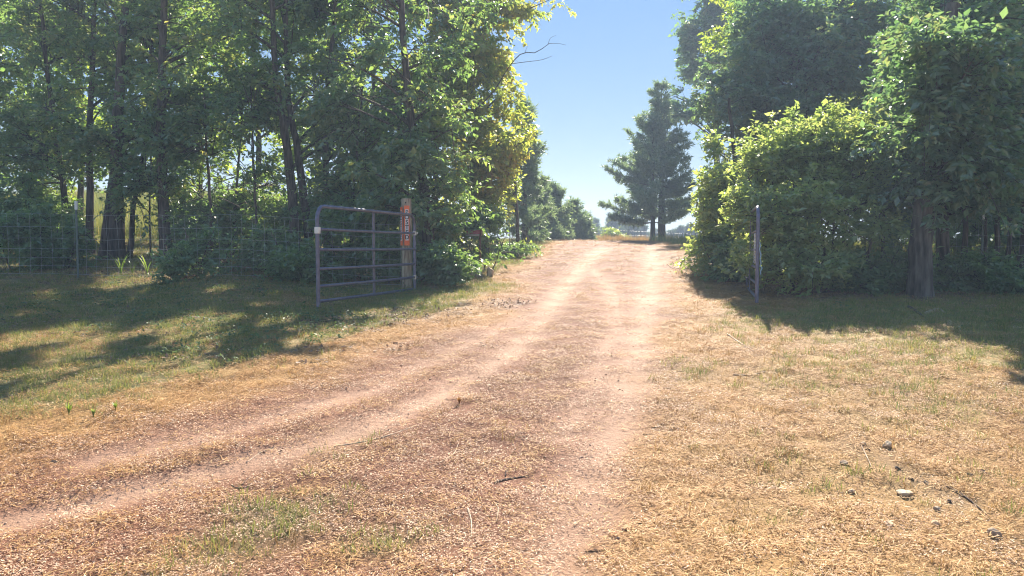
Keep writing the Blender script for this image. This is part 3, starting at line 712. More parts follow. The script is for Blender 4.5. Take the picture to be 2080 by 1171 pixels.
# ------------------------------------------------------------------ trees, left of the drive
LIT_RAYS += [(at(1640, 260, 13.5), 1.3), (at(1570, 330, 13.2), 1.1), (at(1730, 300, 13.3), .9), (at(1440, 440, 15), .8), (at(1450, 330, 15.5), .7)]
GL = 'leafy trees behind the left wire fence'
broadleaf('maple_tree', 'big dark leaved tree crowding the wooden post at the left side of the drive', 'tree',
          [stem([(872, 578), (868, 450), (850, 330), (830, 200), (815, 10), (810, -80)], 14.3, 30, 8)],
          [E(860, 330, 14, 150, 130, 1.6), E(915, 430, 14, 70, 85, 1.2), E(890, 490, 13.8, 55, 45, .9), E(820, 150, 14.6, 170, 150, 1.6), E(895, 200, 15, 80, 130, 1.3), E(780, 420, 14, 70, 70, 1.0), E(830, -30, 15, 180, 110, 1.6)],
          61, 8, 8, 9, .105, LEAF_GREEN, BARK, GL, 1, droop=.5, first=.14)
broadleaf('yellowing_tree', 'tree with yellowing leaves leaning out over the left edge of the drive', 'tree',
          [stem([(985, 525), (975, 420), (965, 280), (955, 120), (950, -40)], 20, 20, 6)],
          [E(875, 130, 20, 75, 110, 1.2), E(1005, 270, 19.6, 95, 125, 1.3), E(960, 350, 19.4, 80, 90, 1.1), E(1010, 400, 19.7, 75, 70, 1.2), E(960, 110, 20.1, 100, 110, 1.4), E(1075, 25, 20.4, 90, 45, .8), E(930, -20, 20.4, 130, 80, 1.4)],
          95, 8, 8, 8, .12, LEAF_YELLOW, BARK, None, 2, droop=.55, first=.15, rnd_shift=.06)
broadleaf('young_tree', 'small bright yellow green tree at the far left bend of the drive', 'tree',
          [stem([(1052, 505), (1050, 430), (1045, 360), (1040, 290)], 22, 9, 3)],
          [E(1055, 400, 22, 42, 75, 1.0), E(1068, 455, 21.5, 32, 30, .8), E(1040, 330, 22, 36, 60, .9)], 22, 7, 7, 8, .11, LEAF_YELLOW, BARK, None, 3, rnd_shift=-.12)
broadleaf('slender_tree', 'slim left tree with a thin trunk leaning left behind the fence', 'tree',
          [stem([(142, 490), (122, 330), (96, 150), (75, -90)], 18.5, 15, 6)],
          [E(70, 220, 18.9, 120, 160, 1.6), E(90, 20, 18.9, 150, 130, 1.6), E(40, 400, 18.4, 80, 70, 1.0), E(100, 310, 17.9, 110, 60, 1.0)], 36, 8, 8, 9, .105, LEAF_GREEN, BARK, GL, 4)
broadleaf('straight_tree', 'straight thin trunked tree just left of the thick forked trunk', 'tree',
          [stem([(183, 495), (182, 300), (188, 120), (196, -90)], 17.8, 17, 7)],
          [E(190, 160, 18.4, 110, 150, 1.4), E(200, -10, 18.7, 130, 110, 1.5), E(150, 330, 18.1, 90, 60, 1.0), E(190, 250, 17.5, 110, 60, 1.0)], 33, 8, 8, 9, .105, LEAF_GREEN, BARK, GL, 5, rnd_shift=.05)
broadleaf('forked_tree', 'thickest left tree with dark trunks forking close to the ground', 'tree',
          [stem([(236, 505), (238, 300), (246, 130), (265, -90)], 17, 33, 12), stem([(204, 500), (224, 385), (242, 260), (252, 60)], 17, 17, 8), stem([(262, 505), (270, 430), (288, 330), (310, 150)], 17.1, 13, 5)],
          [E(290, 150, 17.7, 120, 140, 1.5), E(270, -20, 17.9, 140, 120, 1.6), E(240, 300, 17.3, 90, 50, .9)], 36, 8, 8, 9, .105, LEAF_GREEN, BARK, GL, 6)
broadleaf('tall_tree', 'tall upright single trunked tree standing right of the sunny gap in the left wood', 'tree',
          [stem([(337, 510), (328, 300), (330, 120), (335, -90)], 16, 24, 12)],
          [E(370, 200, 16.7, 120, 150, 1.5), E(380, 0, 16.9, 150, 120, 1.6), E(400, 360, 16.7, 80, 60, .9), E(420, 290, 15.9, 100, 60, .9), E(430, 410, 15.8, 80, 45, .8)], 39, 8, 8, 9, .105, LEAF_GREEN, BARK, GL, 7, rnd_shift=.06)
broadleaf('twin_tree', 'pair of long bare trunks leaning left together, middle of the left wood', 'tree',
          [stem([(608, 500), (583, 300), (562, 170), (548, -80)], 15.6, 22, 9), stem([(634, 495), (606, 310), (586, 200), (580, -60)], 15.8, 19, 8)],
          [E(540, 170, 16.3, 120, 140, 1.5), E(560, -10, 16.6, 150, 110, 1.6), E(500, 330, 16.4, 90, 60, .9), E(520, 400, 16.4, 90, 45, .8), E(640, 250, 16.9, 80, 90, 1.)], 41, 8, 8, 9, .105, LEAF_GREEN, BARK, GL, 8, rnd_shift=.05)
broadleaf('thin_tree', 'thin straight tree directly right of the leaning pair of trunks', 'tree',
          [stem([(665, 495), (661, 320), (668, 150), (690, -80)], 16.4, 15, 6)],
          [E(690, 170, 17.1, 100, 150, 1.5), E(700, -10, 17.3, 130, 110, 1.5), E(710, 340, 16.5, 80, 70, .9), E(690, 410, 16.1, 80, 50, .8)], 39, 8, 8, 9, .105, LEAF_GREEN, BARK, GL, 9)
for k, (px, y, wd, sd_, lab) in enumerate([(430, 15.8, 8, -10, 'thin dark sapling nearest right of the tall upright tree'), (475, 16.6, 7, 12, 'thin dark sapling midway between the tall upright tree and the leaning pair'),
                                          (520, 15.4, 6, -6, 'thin dark sapling just left of the leaning pair of trunks'), (712, 15.2, 8, 14, 'thin dark sapling behind the free end of the left gate'), (303, 16.6, 4, 6, 'very thin sapling standing in the sunny gap of the left wood')]):
    broadleaf('sapling', lab, 'tree', [stem([(px, 500), (px + sd_ * .3, 400), (px + sd_, 300), (px + sd_ * 1.6, 180)], y, wd, 3)],
              [E(px + sd_, 250, y, 50, 80, .7), E(px + sd_ * .6, 380, y, 50, 60, .6)], 20, 7, 7, 8, .09, LEAF_GREEN, BARK, 'saplings in the left wood', 20 + k)
GB = 'background trees filling the left wood'
for k, (px, y, lab, m) in enumerate([(-30, 20, 'background tree cut off by the left picture edge', LEAF_GREEN), (60, 23, 'background tree filling the far left corner of the wood', LEAF_GREEN), (160, 25, 'sunlit background tree seen between the left trunks', LEAF_BACK), (400, 24, 'background tree behind the tall upright trunk', LEAF_BACK), (520, 22, 'background tree behind the leaning pair of trunks', LEAF_GREEN),
                                     (640, 25, 'sunlit background tree behind the thin straight trunk', LEAF_BACK), (760, 20, 'background tree between the thin trunk and the big dark tree', LEAF_GREEN), (880, 21, 'background tree directly behind the big dark tree by the post', LEAF_GREEN)]):
    broadleaf('background_tree', lab, 'tree', [stem([(px, 490), (px + 6, 300), (px - 4, 100), (px + 5, -60)], y, 14, 6)],
              [E(px, 60, y, 110, 150, 1.8), E(px + 10, 250, y, 105, 110, 1.6), E(px - 10, 380, y, 90, 60, 1.3)], 24, 8, 8, 7, .15, m, BARK, GB, 30 + k, br_len=(.7, 1.6), tw_len=(.2, .55))

# ------------------------------------------------------------------ undergrowth shrubs, left
for k, (px, py, y, rx, rz, lab) in enumerate([(40, 480, 14.4, 75, 75, 'leafy shrub behind the fence at the far left edge'), (120, 500, 14.6, 40, 55, 'leafy shrub just left of the white topped fence post'),
        (430, 520, 13.8, 75, 45, 'low leafy shrub left of the left gate along the fence'), (540, 505, 14.2, 70, 65, 'dark leafy shrub behind the fence below the leaning pair of trunks'),
        (610, 540, 13.4, 50, 35, 'low leafy shrub touching the free end of the left gate'), (715, 480, 14.4, 70, 80, 'dense leafy shrub seen through the left gate'),
        (790, 520, 13.9, 50, 60, 'leafy shrub behind the wooden post, seen through the gate bars'), (380, 545, 13.3, 45, 30, 'small low shrub beside the sunny patch under the fence'),
        (1040, 490, 20, 45, 40, 'dark shrub at the left edge of the drive beyond the boulders'), (905, 542, 13.4, 45, 34, 'low dark shrub at the foot of the big dark tree'),
        (125, 455, 18.6, 45, 45, 'shrub behind the slim tree with the left leaning trunk'), (375, 450, 18.2, 42, 50, 'shrub right behind the tall upright trunk'), (440, 435, 18.8, 55, 55, 'tall shrub behind the nearest thin sapling'), (550, 440, 18.6, 55, 55, 'tall shrub deep in the wood left of the leaning pair'), (680, 430, 18.2, 60, 60, 'tall shrub deep in the wood above the left gate'),
        (60, 440, 17.6, 60, 50, 'leafy shrub between the two leftmost thin trunks behind the fence'), (985, 470, 16.4, 60, 65, 'leafy shrub filling the gap under the yellowing tree behind the red beam'), (1035, 455, 19.5, 45, 60, 'leafy shrub under the right side of the yellowing tree'), (900, 470, 15.6, 60, 60, 'dark leafy shrub behind the big dark tree trunk'),
        (480, 450, 16.8, 80, 60, 'tall dark shrub between the two bare left trunks and the sapling'), (600, 455, 17.2, 70, 60, 'tall dark shrub right behind the leaning pair of trunks'), (20, 430, 16.5, 70, 80, 'tall leafy shrub in the far left corner behind the fence'), (400, 470, 16.2, 50, 45, 'dark shrub right of the sunny gap behind the fence'), (760, 430, 15.2, 60, 60, 'tall dark shrub behind the top bar of the left gate')]):
    c = at(px, py + rz, y); z0 = gz(c[0], y)
    st = [([np.array([c[0] + dx * .15, y, z0 - .05]), np.array([c[0] + dx * .3, y, z0 + .4]), np.array([c[0] + dx * .5, y, z0 + .85])], .014, .006) for dx in (-1, 0, 1)]
    broadleaf('shrub', lab, 'shrub', st, [E(px, py, y, rx, rz, .6)], 22, 7, 6, 7, .085, LEAF_UNDER, BARK, 'shrubs in the left undergrowth', 60 + k, limb_r=.012, first=.05, br_len=(.25, .55), tw_len=(.1, .25))

# ------------------------------------------------------------------ trees, right of the drive
broadleaf('oak_tree', 'stout oak with deeply furrowed grey bark, right of the sunlit bush', 'tree',
          [stem([(1868, 603), (1872, 480), (1886, 360), (1900, 200), (1935, 10)], 11.7, 50, 26)],
          [E(1910, 270, 13.2, 105, 110, 1.3), E(1990, 170, 13.6, 150, 130, 1.5), E(1900, 120, 14.5, 110, 110, 1.4), E(1830, 400, 12.2, 60, 40, .6), E(1890, 415, 11.3, 70, 24, .5), E(1940, 260, 11.2, 100, 80, .6), E(1990, 300, 11.4, 110, 70, .6), E(1890, 340, 11.2, 70, 45, .4), E(1925, 90, 11, 90, 100, .5), E(1895, 200, 11, 80, 60, .5)],
          105, 8, 8, 8, .115, LEAF_OAK, BARK_OAK, None, 101, first=.3, oak=True)
broadleaf('dark_tree', 'dark trunked tree standing close behind the furrowed oak', 'tree',
          [stem([(1918, 570), (1915, 380), (1925, 180), (1935, -20)], 13.2, 27, 12)],
          [E(1960, 250, 14, 140, 120, 1.4), E(2030, 60, 14.5, 140, 120, 1.5), E(2040, 330, 14, 80, 60, 1.0), E(1960, 400, 13.4, 90, 35, .8), E(1950, -110, 15.2, 190, 90, 1.2), E(2060, -60, 15.6, 120, 110, 1.2)], 84, 8, 8, 8, .105, LEAF_OAK, BARK, None, 102)
for k, (px, y, wd, lab) in enumerate([(1957, 13.6, 13, 'thin dark trunk first right of the oak pair'), (1998, 14.6, 7, 'very thin dark trunk second right of the oak pair'), (2022, 14, 12, 'dark leaning trunk near the right edge beside a pale post'),
                                      (2046, 15, 9, 'thin dark trunk next to last before the right edge'), (2074, 14.4, 14, 'dark trunk at the very right edge of the wood'), (1790, 14.5, 8, 'thin dark trunk left of the furrowed oak behind the bush')]):
    broadleaf('slim_tree', lab, 'tree', [stem([(px, 570), (px + 4, 430), (px - 6, 280), (px + 8, 80)], y, wd, 5)],
              [E(px + 60 * (px == 1790), 250, y + .6, 90 - 45 * (px == 1790), 110, 1.1), E(px + 5 + 60 * (px == 1790), 110, y + 1, 90 - 40 * (px == 1790), 100, 1.1), E(px, 370, y, 60, 40, .7)], 26, 8, 8, 8, .105, LEAF_OAK, BARK, 'slim trees at the right edge', 110 + k)
broadleaf('spreading_tree', 'largest right tree spreading above the sunlit bush with a branch reaching into the sky', 'tree',
          [stem([(1650, 540), (1645, 380), (1625, 220), (1610, 110)], 22.5, 30, 12)],
          [E(1510, 10, 24, 55, 130, 1.5), E(1520, 130, 24, 60, 90, 1.5), E(1470, 60, 22, 95, 150, 1.8), E(1600, 60, 22.5, 150, 170, 2.2), E(1740, 60, 23, 150, 170, 2.2), E(1470, 210, 21.5, 75, 75, 1.4), E(1560, 250, 22, 110, 90, 1.7), E(1700, 260, 22, 130, 100, 1.7), E(1620, 380, 21.5, 170, 70, 1.5)],
          140, 9, 8, 9, .14, LEAF_OAK, BARK, None, 120, limb_r=.03, droop=.4, first=.2, br_len=(.6, 1.5), tw_len=(.2, .5))
broadleaf('tall_oak', 'tall airy oak further up the drive whose boughs overlap the twin pines', 'tree',
          [stem([(1462, 505), (1455, 300), (1440, 110), (1430, -60)], 45, 16, 6)],
          [E(1480, 40, 45, 50, 130, 1.6), E(1420, 50, 45, 62, 130, 1.6), E(1372, 228, 44, 42, 46, .9), E(1440, 210, 45, 50, 70, 1.4), E(1400, 120, 45, 45, 60, 1.2), E(1440, 330, 45, 40, 60, 1.2)], 60, 7, 7, 8, .25, LEAF_OAK, BARK, None, 125, sunny=False, first=.2, br_len=(.7, 1.6), tw_len=(.25, .55))
broadleaf('edge_tree', 'bright leaved low tree at the right edge of the drive before the pines', 'tree',
          [stem([(1520, 545), (1505, 420), (1490, 300), (1480, 200)], 15.6, 16, 6)],
          [E(1475, 330, 15.5, 65, 90, 1.1), E(1455, 440, 15.3, 60, 75, 1.0), E(1450, 500, 15, 45, 35, .8), E(1520, 420, 15.6, 70, 120, 1.0)], 70, 8, 8, 8, .10, LEAF_BUSH, BARK, None, 121, first=.08)
st = []
for k, dx in enumerate([-1.0, -.6, -.25, .1, .45, .8, 1.15]):
    c = at(1650, 560, 12.6); z0 = gz(c[0], 12.6)
    st.append(([np.array([c[0] + dx * .5, 12.6 + (k % 3 - 1) * .2, z0 - .06]), np.array([c[0] + dx * .75, 12.6 + (k % 3 - 1) * .25, z0 + .8]), np.array([c[0] + dx, 12.9, z0 + 1.9])], .03, .012))
broadleaf('rounded_bush', 'huge rounded bush with sunlit yellow green top behind the right gate', 'bush', st,
          [E(1655, 310, 13.3, 100, 75, .5), E(1585, 365, 13, 85, 75, .6), E(1715, 370, 13.1, 90, 75, .6), E(1555, 455, 12.3, 75, 80, .7), E(1660, 450, 12.2, 100, 80, .7), E(1740, 455, 12.4, 75, 80, .7), E(1640, 530, 12, 140, 55, .6), E(1800, 390, 12.9, 70, 45, .5),
           E(1665, 232, 13.6, 24, 34, .3), E(1690, 262, 13.5, 24, 30, .3), E(1600, 270, 13.5, 34, 30, .3), E(1560, 300, 13.3, 34, 34, .3), E(1735, 275, 13.5, 34, 30, .3), E(1775, 245, 13.7, 20, 40, .3), E(1765, 310, 13.3, 34, 30, .3), E(1505, 365, 13.1, 30, 36, .3), E(1500, 420, 12.6, 26, 30, .3), E(1850, 345, 13, 44, 22, .3), E(1880, 385, 12.7, 36, 18, .3)],
          92, 8, 8, 8, .088, LEAF_BUSH, BARK, None, 122, limb_r=.012, first=.1, br_len=(.3, .8), tw_len=(.12, .34), droop=.1)
for k, (px, y, lab) in enumerate([(1530, 27, 'background tree behind the bright low tree and the bush'), (1640, 26, 'background tree behind the sunlit bush'), (1770, 24, 'background tree behind the gap left of the oak'), (1900, 23, 'background tree behind the furrowed oak'), (2000, 22, 'background tree behind the slim right trunks'), (2080, 20, 'background tree filling the upper right corner')]):
    broadleaf('backing_tree', lab, 'tree', [stem([(px, 540), (px + 6, 300), (px - 4, 100), (px + 5, -60)], y, 14, 6)],
              [E(px, 60, y, 110, 150, 1.8), E(px + 10, 250, y, 110, 120, 1.6), E(px - 10, 390, y, 90, 60, 1.3)], 26, 8, 8, 7, .15, LEAF_OAK if k % 2 else LEAF_BACK, BARK, 'background trees filling the right wood', 130 + k, br_len=(.7, 1.6), tw_len=(.2, .55))
for k, (px, py, y, rx, rz, lab) in enumerate([(1840, 560, 12.6, 60, 40, 'low dark shrub at the left foot of the oak'), (1960, 560, 12.8, 70, 40, 'low dark shrub right of the oak trunk'), (2050, 570, 12.6, 60, 40, 'low dark shrub at the right edge under the slim trunks'),
        (1480, 520, 14.2, 45, 45, 'bright green shrub beside the hinge side of the right gate'), (1760, 560, 12.4, 70, 45, 'low dark shrub under the right side of the sunlit bush'),
        (1830, 470, 19, 70, 60, 'sunlit shrub seen in the gap left of the oak trunk'), (1950, 475, 20, 70, 60, 'shrub behind the first slim trunks right of the oak'), (2030, 470, 18.5, 60, 60, 'shrub behind the last slim trunks at the right edge'), (2090, 480, 17, 60, 60, 'shrub cut off by the right picture edge')]):
    c = at(px, py + rz, y); z0 = gz(c[0], y)
    st = [([np.array([c[0] + dx * .15, y, z0 - .05]), np.array([c[0] + dx * .3, y, z0 + .3]), np.array([c[0] + dx * .5, y, z0 + .7])], .014, .006) for dx in (-1, 0, 1)]
    broadleaf('shrub', lab, 'shrub', st, [E(px, py, y, rx, rz, .6)], 20, 7, 6, 7, .085, LEAF_UNDER, BARK, 'shrubs in the right undergrowth', 140 + k, limb_r=.012, first=.05, br_len=(.25, .55), tw_len=(.1, .25))

# ------------------------------------------------------------------ pines and far trees
fat = lambda t: min(1, .72 + 1.6 * t) * (1 - t) ** .8 * 1.05
conifer('pine_tree', 'taller pine of the twin pair beyond the crest, with the thicker trunk', 1344, 38, 176, 160, -.12, 'twin pines beyond the crest', 1, .17, rpx=17, prof=fat, dens=2.1, needle=.22, whorl=.5)
conifer('pine_tree', 'lower left pine of the twin pair beyond the crest, with the thinner trunk', 1326, 37.5, 225, 185, -.3, 'twin pines beyond the crest', 2, .15, rpx=11, prof=fat, dens=2.1, needle=.22, whorl=.5)
GP = 'pines left of the crest'
conifer('pine_tree', 'tall pine whose tip shows behind the yellowing tree', 1066, 28, 205, 100, .1, GP, 3, .06, dens=1.8, needle=.22)
conifer('pine_tree', 'blue green pine at the crest, largest of the far left group', 1122, 34, 383, 92, 0, GP, 4, .03, dens=2.4, needle=.22, whorl=.36, prof=lambda t: (1 - t) ** .82)
conifer('pine_tree', 'blue green pine half hidden by the young yellow green tree', 1094, 32, 366, 80, 0, GP, 5, .03, dens=2.4, needle=.22, whorl=.36, prof=lambda t: (1 - t) ** .82)
conifer('pine_tree', 'pointed pine right of the largest one at the crest', 1164, 37, 414, 60, 0, GP, 6, .03, dens=2.4, needle=.22, whorl=.36, prof=lambda t: (1 - t) ** .82)
conifer('pine_tree', 'smallest rounded pine at the right end of the left crest group', 1184, 38, 445, 42, 0, GP, 7, .03, dens=2.4, needle=.22, whorl=.36, prof=lambda t: (1 - t) ** .82)
GF = 'distant pale trees on the skyline'
for k, (px, top, wd, y, lab) in enumerate([(1207, 450, 24, 95, 'distant pointed tree left of the bright green bush'), (1222, 470, 30, 98, 'low distant tree left of the rail fence'), (1243, 449, 34, 90, 'distant tree rising behind the bright green bush'), (1262, 443, 40, 92, 'distant tree just right of the one behind the bright bush'), (1280, 436, 48, 88, 'tallest distant tree left of the twin pine trunks'),
        (1303, 462, 44, 100, 'low distant tree just left of the twin pine trunks'), (1368, 474, 34, 102, 'low distant tree touching the thick pine trunk on its right'), (1385, 468, 34, 100, 'low distant tree right of the twin pine trunks'), (1402, 460, 34, 98, 'distant tree between the twin pines and the right wood'), (1418, 464, 34, 97, 'distant tree second from the right end of the skyline'), (1432, 452, 40, 96, 'distant tree at the right end of the skyline'), (1352, 478, 26, 104, 'small distant tree directly behind the thick pine trunk'), (1326, 472, 34, 104, 'small distant tree seen between the twin trunks')]):
    conifer('distant_tree', lab, px, y, top, wd, 0, GF, 40 + k, .02, whorl=.5, dens=.8, needle=.5, mat=FAR_GREEN, prof=lambda t: (1 - t) ** .6)
def small_bush(name, lab, px, py, y, rx, rz, seed, mat, leaf=.13):
    c = at(px, py, y); z0 = gz(c[0], y)
    broadleaf(name, lab, 'bush', [([np.array([c[0], y, z0 - .05]), np.array([c[0], y, z0 + .4]), np.array([c[0], y, c[2]])], .03, .012)], [E(px, py, y, rx, rz, rx * y / FPX)], 22, 6, 5, 6, leaf, mat, BARK, None, seed, limb_r=.015, prune=False, first=.05, br_len=(.3, .7), tw_len=(.12, .3))
small_bush('bright_bush', 'bright yellow green bush behind the far wooden rail fence', 1238, 482, 54, 23, 18, 200, LEAF_BACK)
small_bush('bright_bush', 'little bright bush right of the far wooden rail fence', 1262, 490, 54, 10, 10, 201, LEAF_BACK)
small_bush('dull_bush', 'dull olive bush in front of the crest pines', 1150, 487, 46, 18, 11, 202, LEAF_GREEN)

# bare dead branch reaching into the sky
b = at(1035, 165, 17); root = empty('dead_branch', b, 'bare dead branch reaching out into the sky from the yellowing tree', 'branch')
def bpath(pp, r, nm):
    P = np.array([at(px, py, y) for px, py, y in pp]) - b
    mesh_obj(nm, tube_me(nm, list(P), r, BARK, 5, 14), root)
bpath([(955, 235, 17.2), (1000, 190, 17.1), (1020, 158, 17), (1040, 128, 16.9), (1062, 108, 16.8), (1090, 107, 16.7), (1118, 88, 16.6), (1150, 92, 16.6)], [.016, .012, .009, .003], 'main_limb')
bpath([(1040, 130, 16.9), (1070, 126, 16.8), (1100, 122, 16.7), (1122, 114, 16.7)], [.008, .003], 'side_twig')
bpath([(1113, 92, 16.6), (1118, 78, 16.6), (1130, 72, 16.6)], [.005, .002], 'side_twig')
bpath([(1066, 108, 16.8), (1072, 92, 16.8)], [.005, .002], 'side_twig')

# ------------------------------------------------------------------ steel gates
STEEL = simple_mat('galvanized_bluegrey_paint', (.10, .098, .145), (.17, .165, .235), .4, .3, 14, .05)
ZINC = simple_mat('zinc_hardware', (.35, .34, .33), (.55, .54, .52), .4, .8, 30)
WHITE_TAG = simple_mat('white_sticker', (.68, .67, .62), (.78, .77, .73), .6)
WOOD = bark_mat('weathered_post_wood', (.26, .18, .12), (.54, .43, .31), 10)
DARKHOLE = simple_mat('dark_hole', (.015, .012, .01), (.02, .016, .013), .9)
def make_gate(name, label, hinge, free, z_bot, height, leg):
    """tubular gate from hinge point to free end (xy); local x runs hinge->free"""
    h = np.array(hinge, float); f = np.array(free, float); L = np.linalg.norm(f - h); rz = math.atan2(f[1] - h[1], f[0] - h[0])
    root = empty(name, (h[0], h[1], z_bot), label, 'gate', 'steel tube farm gates swung open', rz)
    r = .026; H = height; c = .17
    arc = [(0, 0, -.04), (0, 0, .3), (0, 0, H - c - .05)] + [(c * (1 - math.cos(a)), 0, H - c + c * math.sin(a)) for a in np.radians([0, 22, 45, 68, 90])] + [(L * .35, 0, H), (L * .65, 0, H)] + \
          [(L - c + c * math.sin(a), 0, H - c + c * math.cos(a)) for a in np.radians([0, 22, 45, 68, 90])] + [(L, 0, H - c - .05), (L, 0, .3), (L, 0, -leg)]
    P = np.array(arc); V, F = tubes(P[None], np.full((1, len(P)), r), 12); mesh_obj('frame', raw_mesh('frame', V, F, STEEL, smooth_sh=True), root)
    zs = [0.01, .205, .43, .68, .945]
    rail = tube_me('rail', [(0, 0, 0), (L * .33, 0, -.004), (L * .66, 0, -.003), (L, 0, 0)], .021, STEEL, 10, 12)
    for z in zs:
        o = mesh_obj('rail', rail, root); o.location = (0, 0, z)
    bm = box_bm(.075, .012, H - .03, .003, (L * .47, -.026, H / 2)); mesh_obj('brace', bm_me('brace', bm, STEEL), root)
    for z in (.945, .205):
        bm = bmesh.new(); bmesh.ops.create_cone(bm, cap_ends=True, segments=12, radius1=.034, radius2=.034, depth=.07); bmesh.ops.translate(bm, vec=(0, 0, z), verts=bm.verts)
        t2 = box_bm(.10, .02, .03, .003, (-.07, 0, z)); me2 = bpy.data.meshes.new('t'); t2.to_mesh(me2); t2.free(); bm.from_mesh(me2); bpy.data.meshes.remove(me2)
        mesh_obj('hinge', bm_me('hinge', bm, ZINC), root)
    return root, L
gA, LA = make_gate('farm_gate', 'left steel tube gate swung open beside the orange sign post', at(842, 500, 12.8)[:2], at(645, 500, 9.8)[:2], .885, 1.245, .06)
bm = box_bm(.05, .012, .085, .003, (LA, .028, .93)); o = mesh_obj('sticker', bm_me('sticker', bm, WHITE_TAG), gA); o.rotation_euler = (0, 0, 0)
bm = box_bm(.012, .05, .085, .003, (LA + .028, 0, .93)); mesh_obj('sticker', bm_me('sticker', bm, WHITE_TAG), gA)
gB, LB2 = make_gate('farm_gate', 'right steel tube gate seen edge on with a chain hanging from it', at(1519, 500, 13.4)[:2], at(1539, 500, 10.6)[:2], .88, 1.28, .06)

def torus_me(name, R_, r_, mat, stretch=1.6, ns=12, nr=6):
    th = np.linspace(0, 2 * math.pi, ns, endpoint=False); P = np.stack([R_ * np.cos(th), np.zeros(ns), R_ * stretch * np.sin(th)], 1)
    P = np.vstack([P, P[:1], P[1:2]]); V, F = tubes(P[None], np.full((1, len(P)), r_), nr); return raw_mesh(name, V, F, mat, smooth_sh=True)
c0 = at(1534, 478, 10.9); root = empty('chain', c0, 'pale steel chain hanging straight down from the right gate', 'chain')
lk = torus_me('link', .016, .006, simple_mat('bright_chain', (.6, .58, .56), (.75, .73, .7), .35, .5))
for k in range(10):
    o = mesh_obj('link', lk, root); o.location = (0, 0, -.042 * k); o.rotation_euler = (0, 0, (k % 2) * math.pi / 2 + .5)
c0 = at(1543, 493, 10.55)
ROPE = simple_mat('pale_blue_rope', (.20, .34, .40), (.36, .48, .53), .8, 0, 60)
g = np.random.default_rng(3); pp = [(0, 0, 0), (.012, 0, -.05), (.004, .01, -.1), (.02, 0, -.17), (.012, 0, -.23), (.024, 0, -.29), (.016, .01, -.33), (.04, 0, -.355), (.02, 0, -.40), (.022, 0, -.45)]
P = spline(pp, 40); o = mesh_obj('rope', tube_me('rope', list(P), .008, ROPE, 7)); o.location = c0; tag(o, 'light blue rope knotted along the near upright of the right gate', 'rope')

# posts and signs
def wood_post(name, label, x, y, r, h, seed, group=None):
    z = gz(x, y); root = empty(name, (x, y, z), label, 'post', group)
    V, F = tubes(np.array([[(0, 0, -.2), (0, 0, h * .3), (.004, 0, h * .6), (0, .004, h - .012), (0, .004, h), (0, .004, h + .002)]]), np.array([[r, r * .99, r * .98, r * .96, r * .92, .001]]), 20)
    mesh_obj('shaft', raw_mesh('shaft', V, F, WOOD, smooth_sh=True), root); return root, z
px_, py_ = at(826, 500, 12.95)[:2]
post, pz = wood_post('wooden_post', 'weathered round wooden post carrying the orange signs by the left gate', px_, py_, .088, at(826, 404, 12.95)[2] - gz(px_, py_), 1)
bm = bmesh.new(); bmesh.ops.create_cone(bm, cap_ends=True, segments=12, radius1=.012, radius2=.012, depth=.01)
bmesh.ops.rotate(bm, matrix=Matrix.Rotation(math.pi / 2, 3, 'X'), verts=bm.verts); bmesh.ops.translate(bm, vec=(.0, -.086, at(826, 413, 12.95)[2] - pz), verts=bm.verts); mesh_obj('bolt_hole', bm_me('bolt_hole', bm, DARKHOLE), post)
xr, yr = at(1549, 500, 13.6)[:2]; wood_post('wooden_post', 'brown wooden hinge post half hidden in the bush behind the right gate', xr, yr, .10, 1.55, 2)

ORANGE = simple_mat('fluorescent_orange', (.9, .15, .03), (.95, .20, .06), .5, 0, 40)
SIGNWHITE = simple_mat('sign_white', (.72, .68, .66), (.8, .77, .75), .5)
INK = simple_mat('sign_black', (.02, .02, .025), (.03, .03, .035), .6)
letter_me = {}
def letter(ch, size):
    if ch not in letter_me:
        cu = bpy.data.curves.new('letter', 'FONT'); cu.body = ch; cu.size = size; cu.align_x = 'CENTER'; cu.align_y = 'CENTER'; cu.extrude = .001; cu.offset = .0014; cu.resolution_u = 3
        ob = bpy.data.objects.new('letter_source', cu); COL.objects.link(ob); dg = bpy.context.evaluated_depsgraph_get()
        me = bpy.data.meshes.new_from_object(ob.evaluated_get(dg)); bpy.data.objects.remove(ob); me.materials.clear(); me.materials.append(INK); letter_me[ch] = me
    return letter_me[ch]
def posted_sign(label, rz, zc, w_, h_):
    """vertical plate bent to the post; its face looks along local -y"""
    root = empty('posted_sign', (px_ + math.sin(rz) * .092, py_ - math.cos(rz) * .092, zc), label, 'sign', 'posted signs on the wooden post', rz)
    mesh_obj('plate', bm_me('plate', box_bm(w_, .004, h_, .001), ORANGE), root)
    mesh_obj('panel', bm_me('panel', box_bm(w_ * .64, .002, h_ * .78, 0, (0, -.0035, .01)), SIGNWHITE), root)
    st = h_ * .78 / 6.2
    for k, ch in enumerate('POSTED'):
        o = mesh_obj('letter', letter(ch, st * 1.18), root); o.rotation_euler = (math.pi / 2, 0, 0); o.location = (0, -.0062, .01 + st * (2.5 - k))
zt, zb = at(826, 418, 12.85)[2], at(826, 499, 12.85)[2]
posted_sign('orange sign with black letters facing the drive on the wooden post', R(12), (zt + zb) / 2, .088, zt - zb)
posted_sign('orange sign with black letters turned left on the wooden post', R(-58), (zt + zb) / 2 - .01, .088, (zt - zb) * .97)

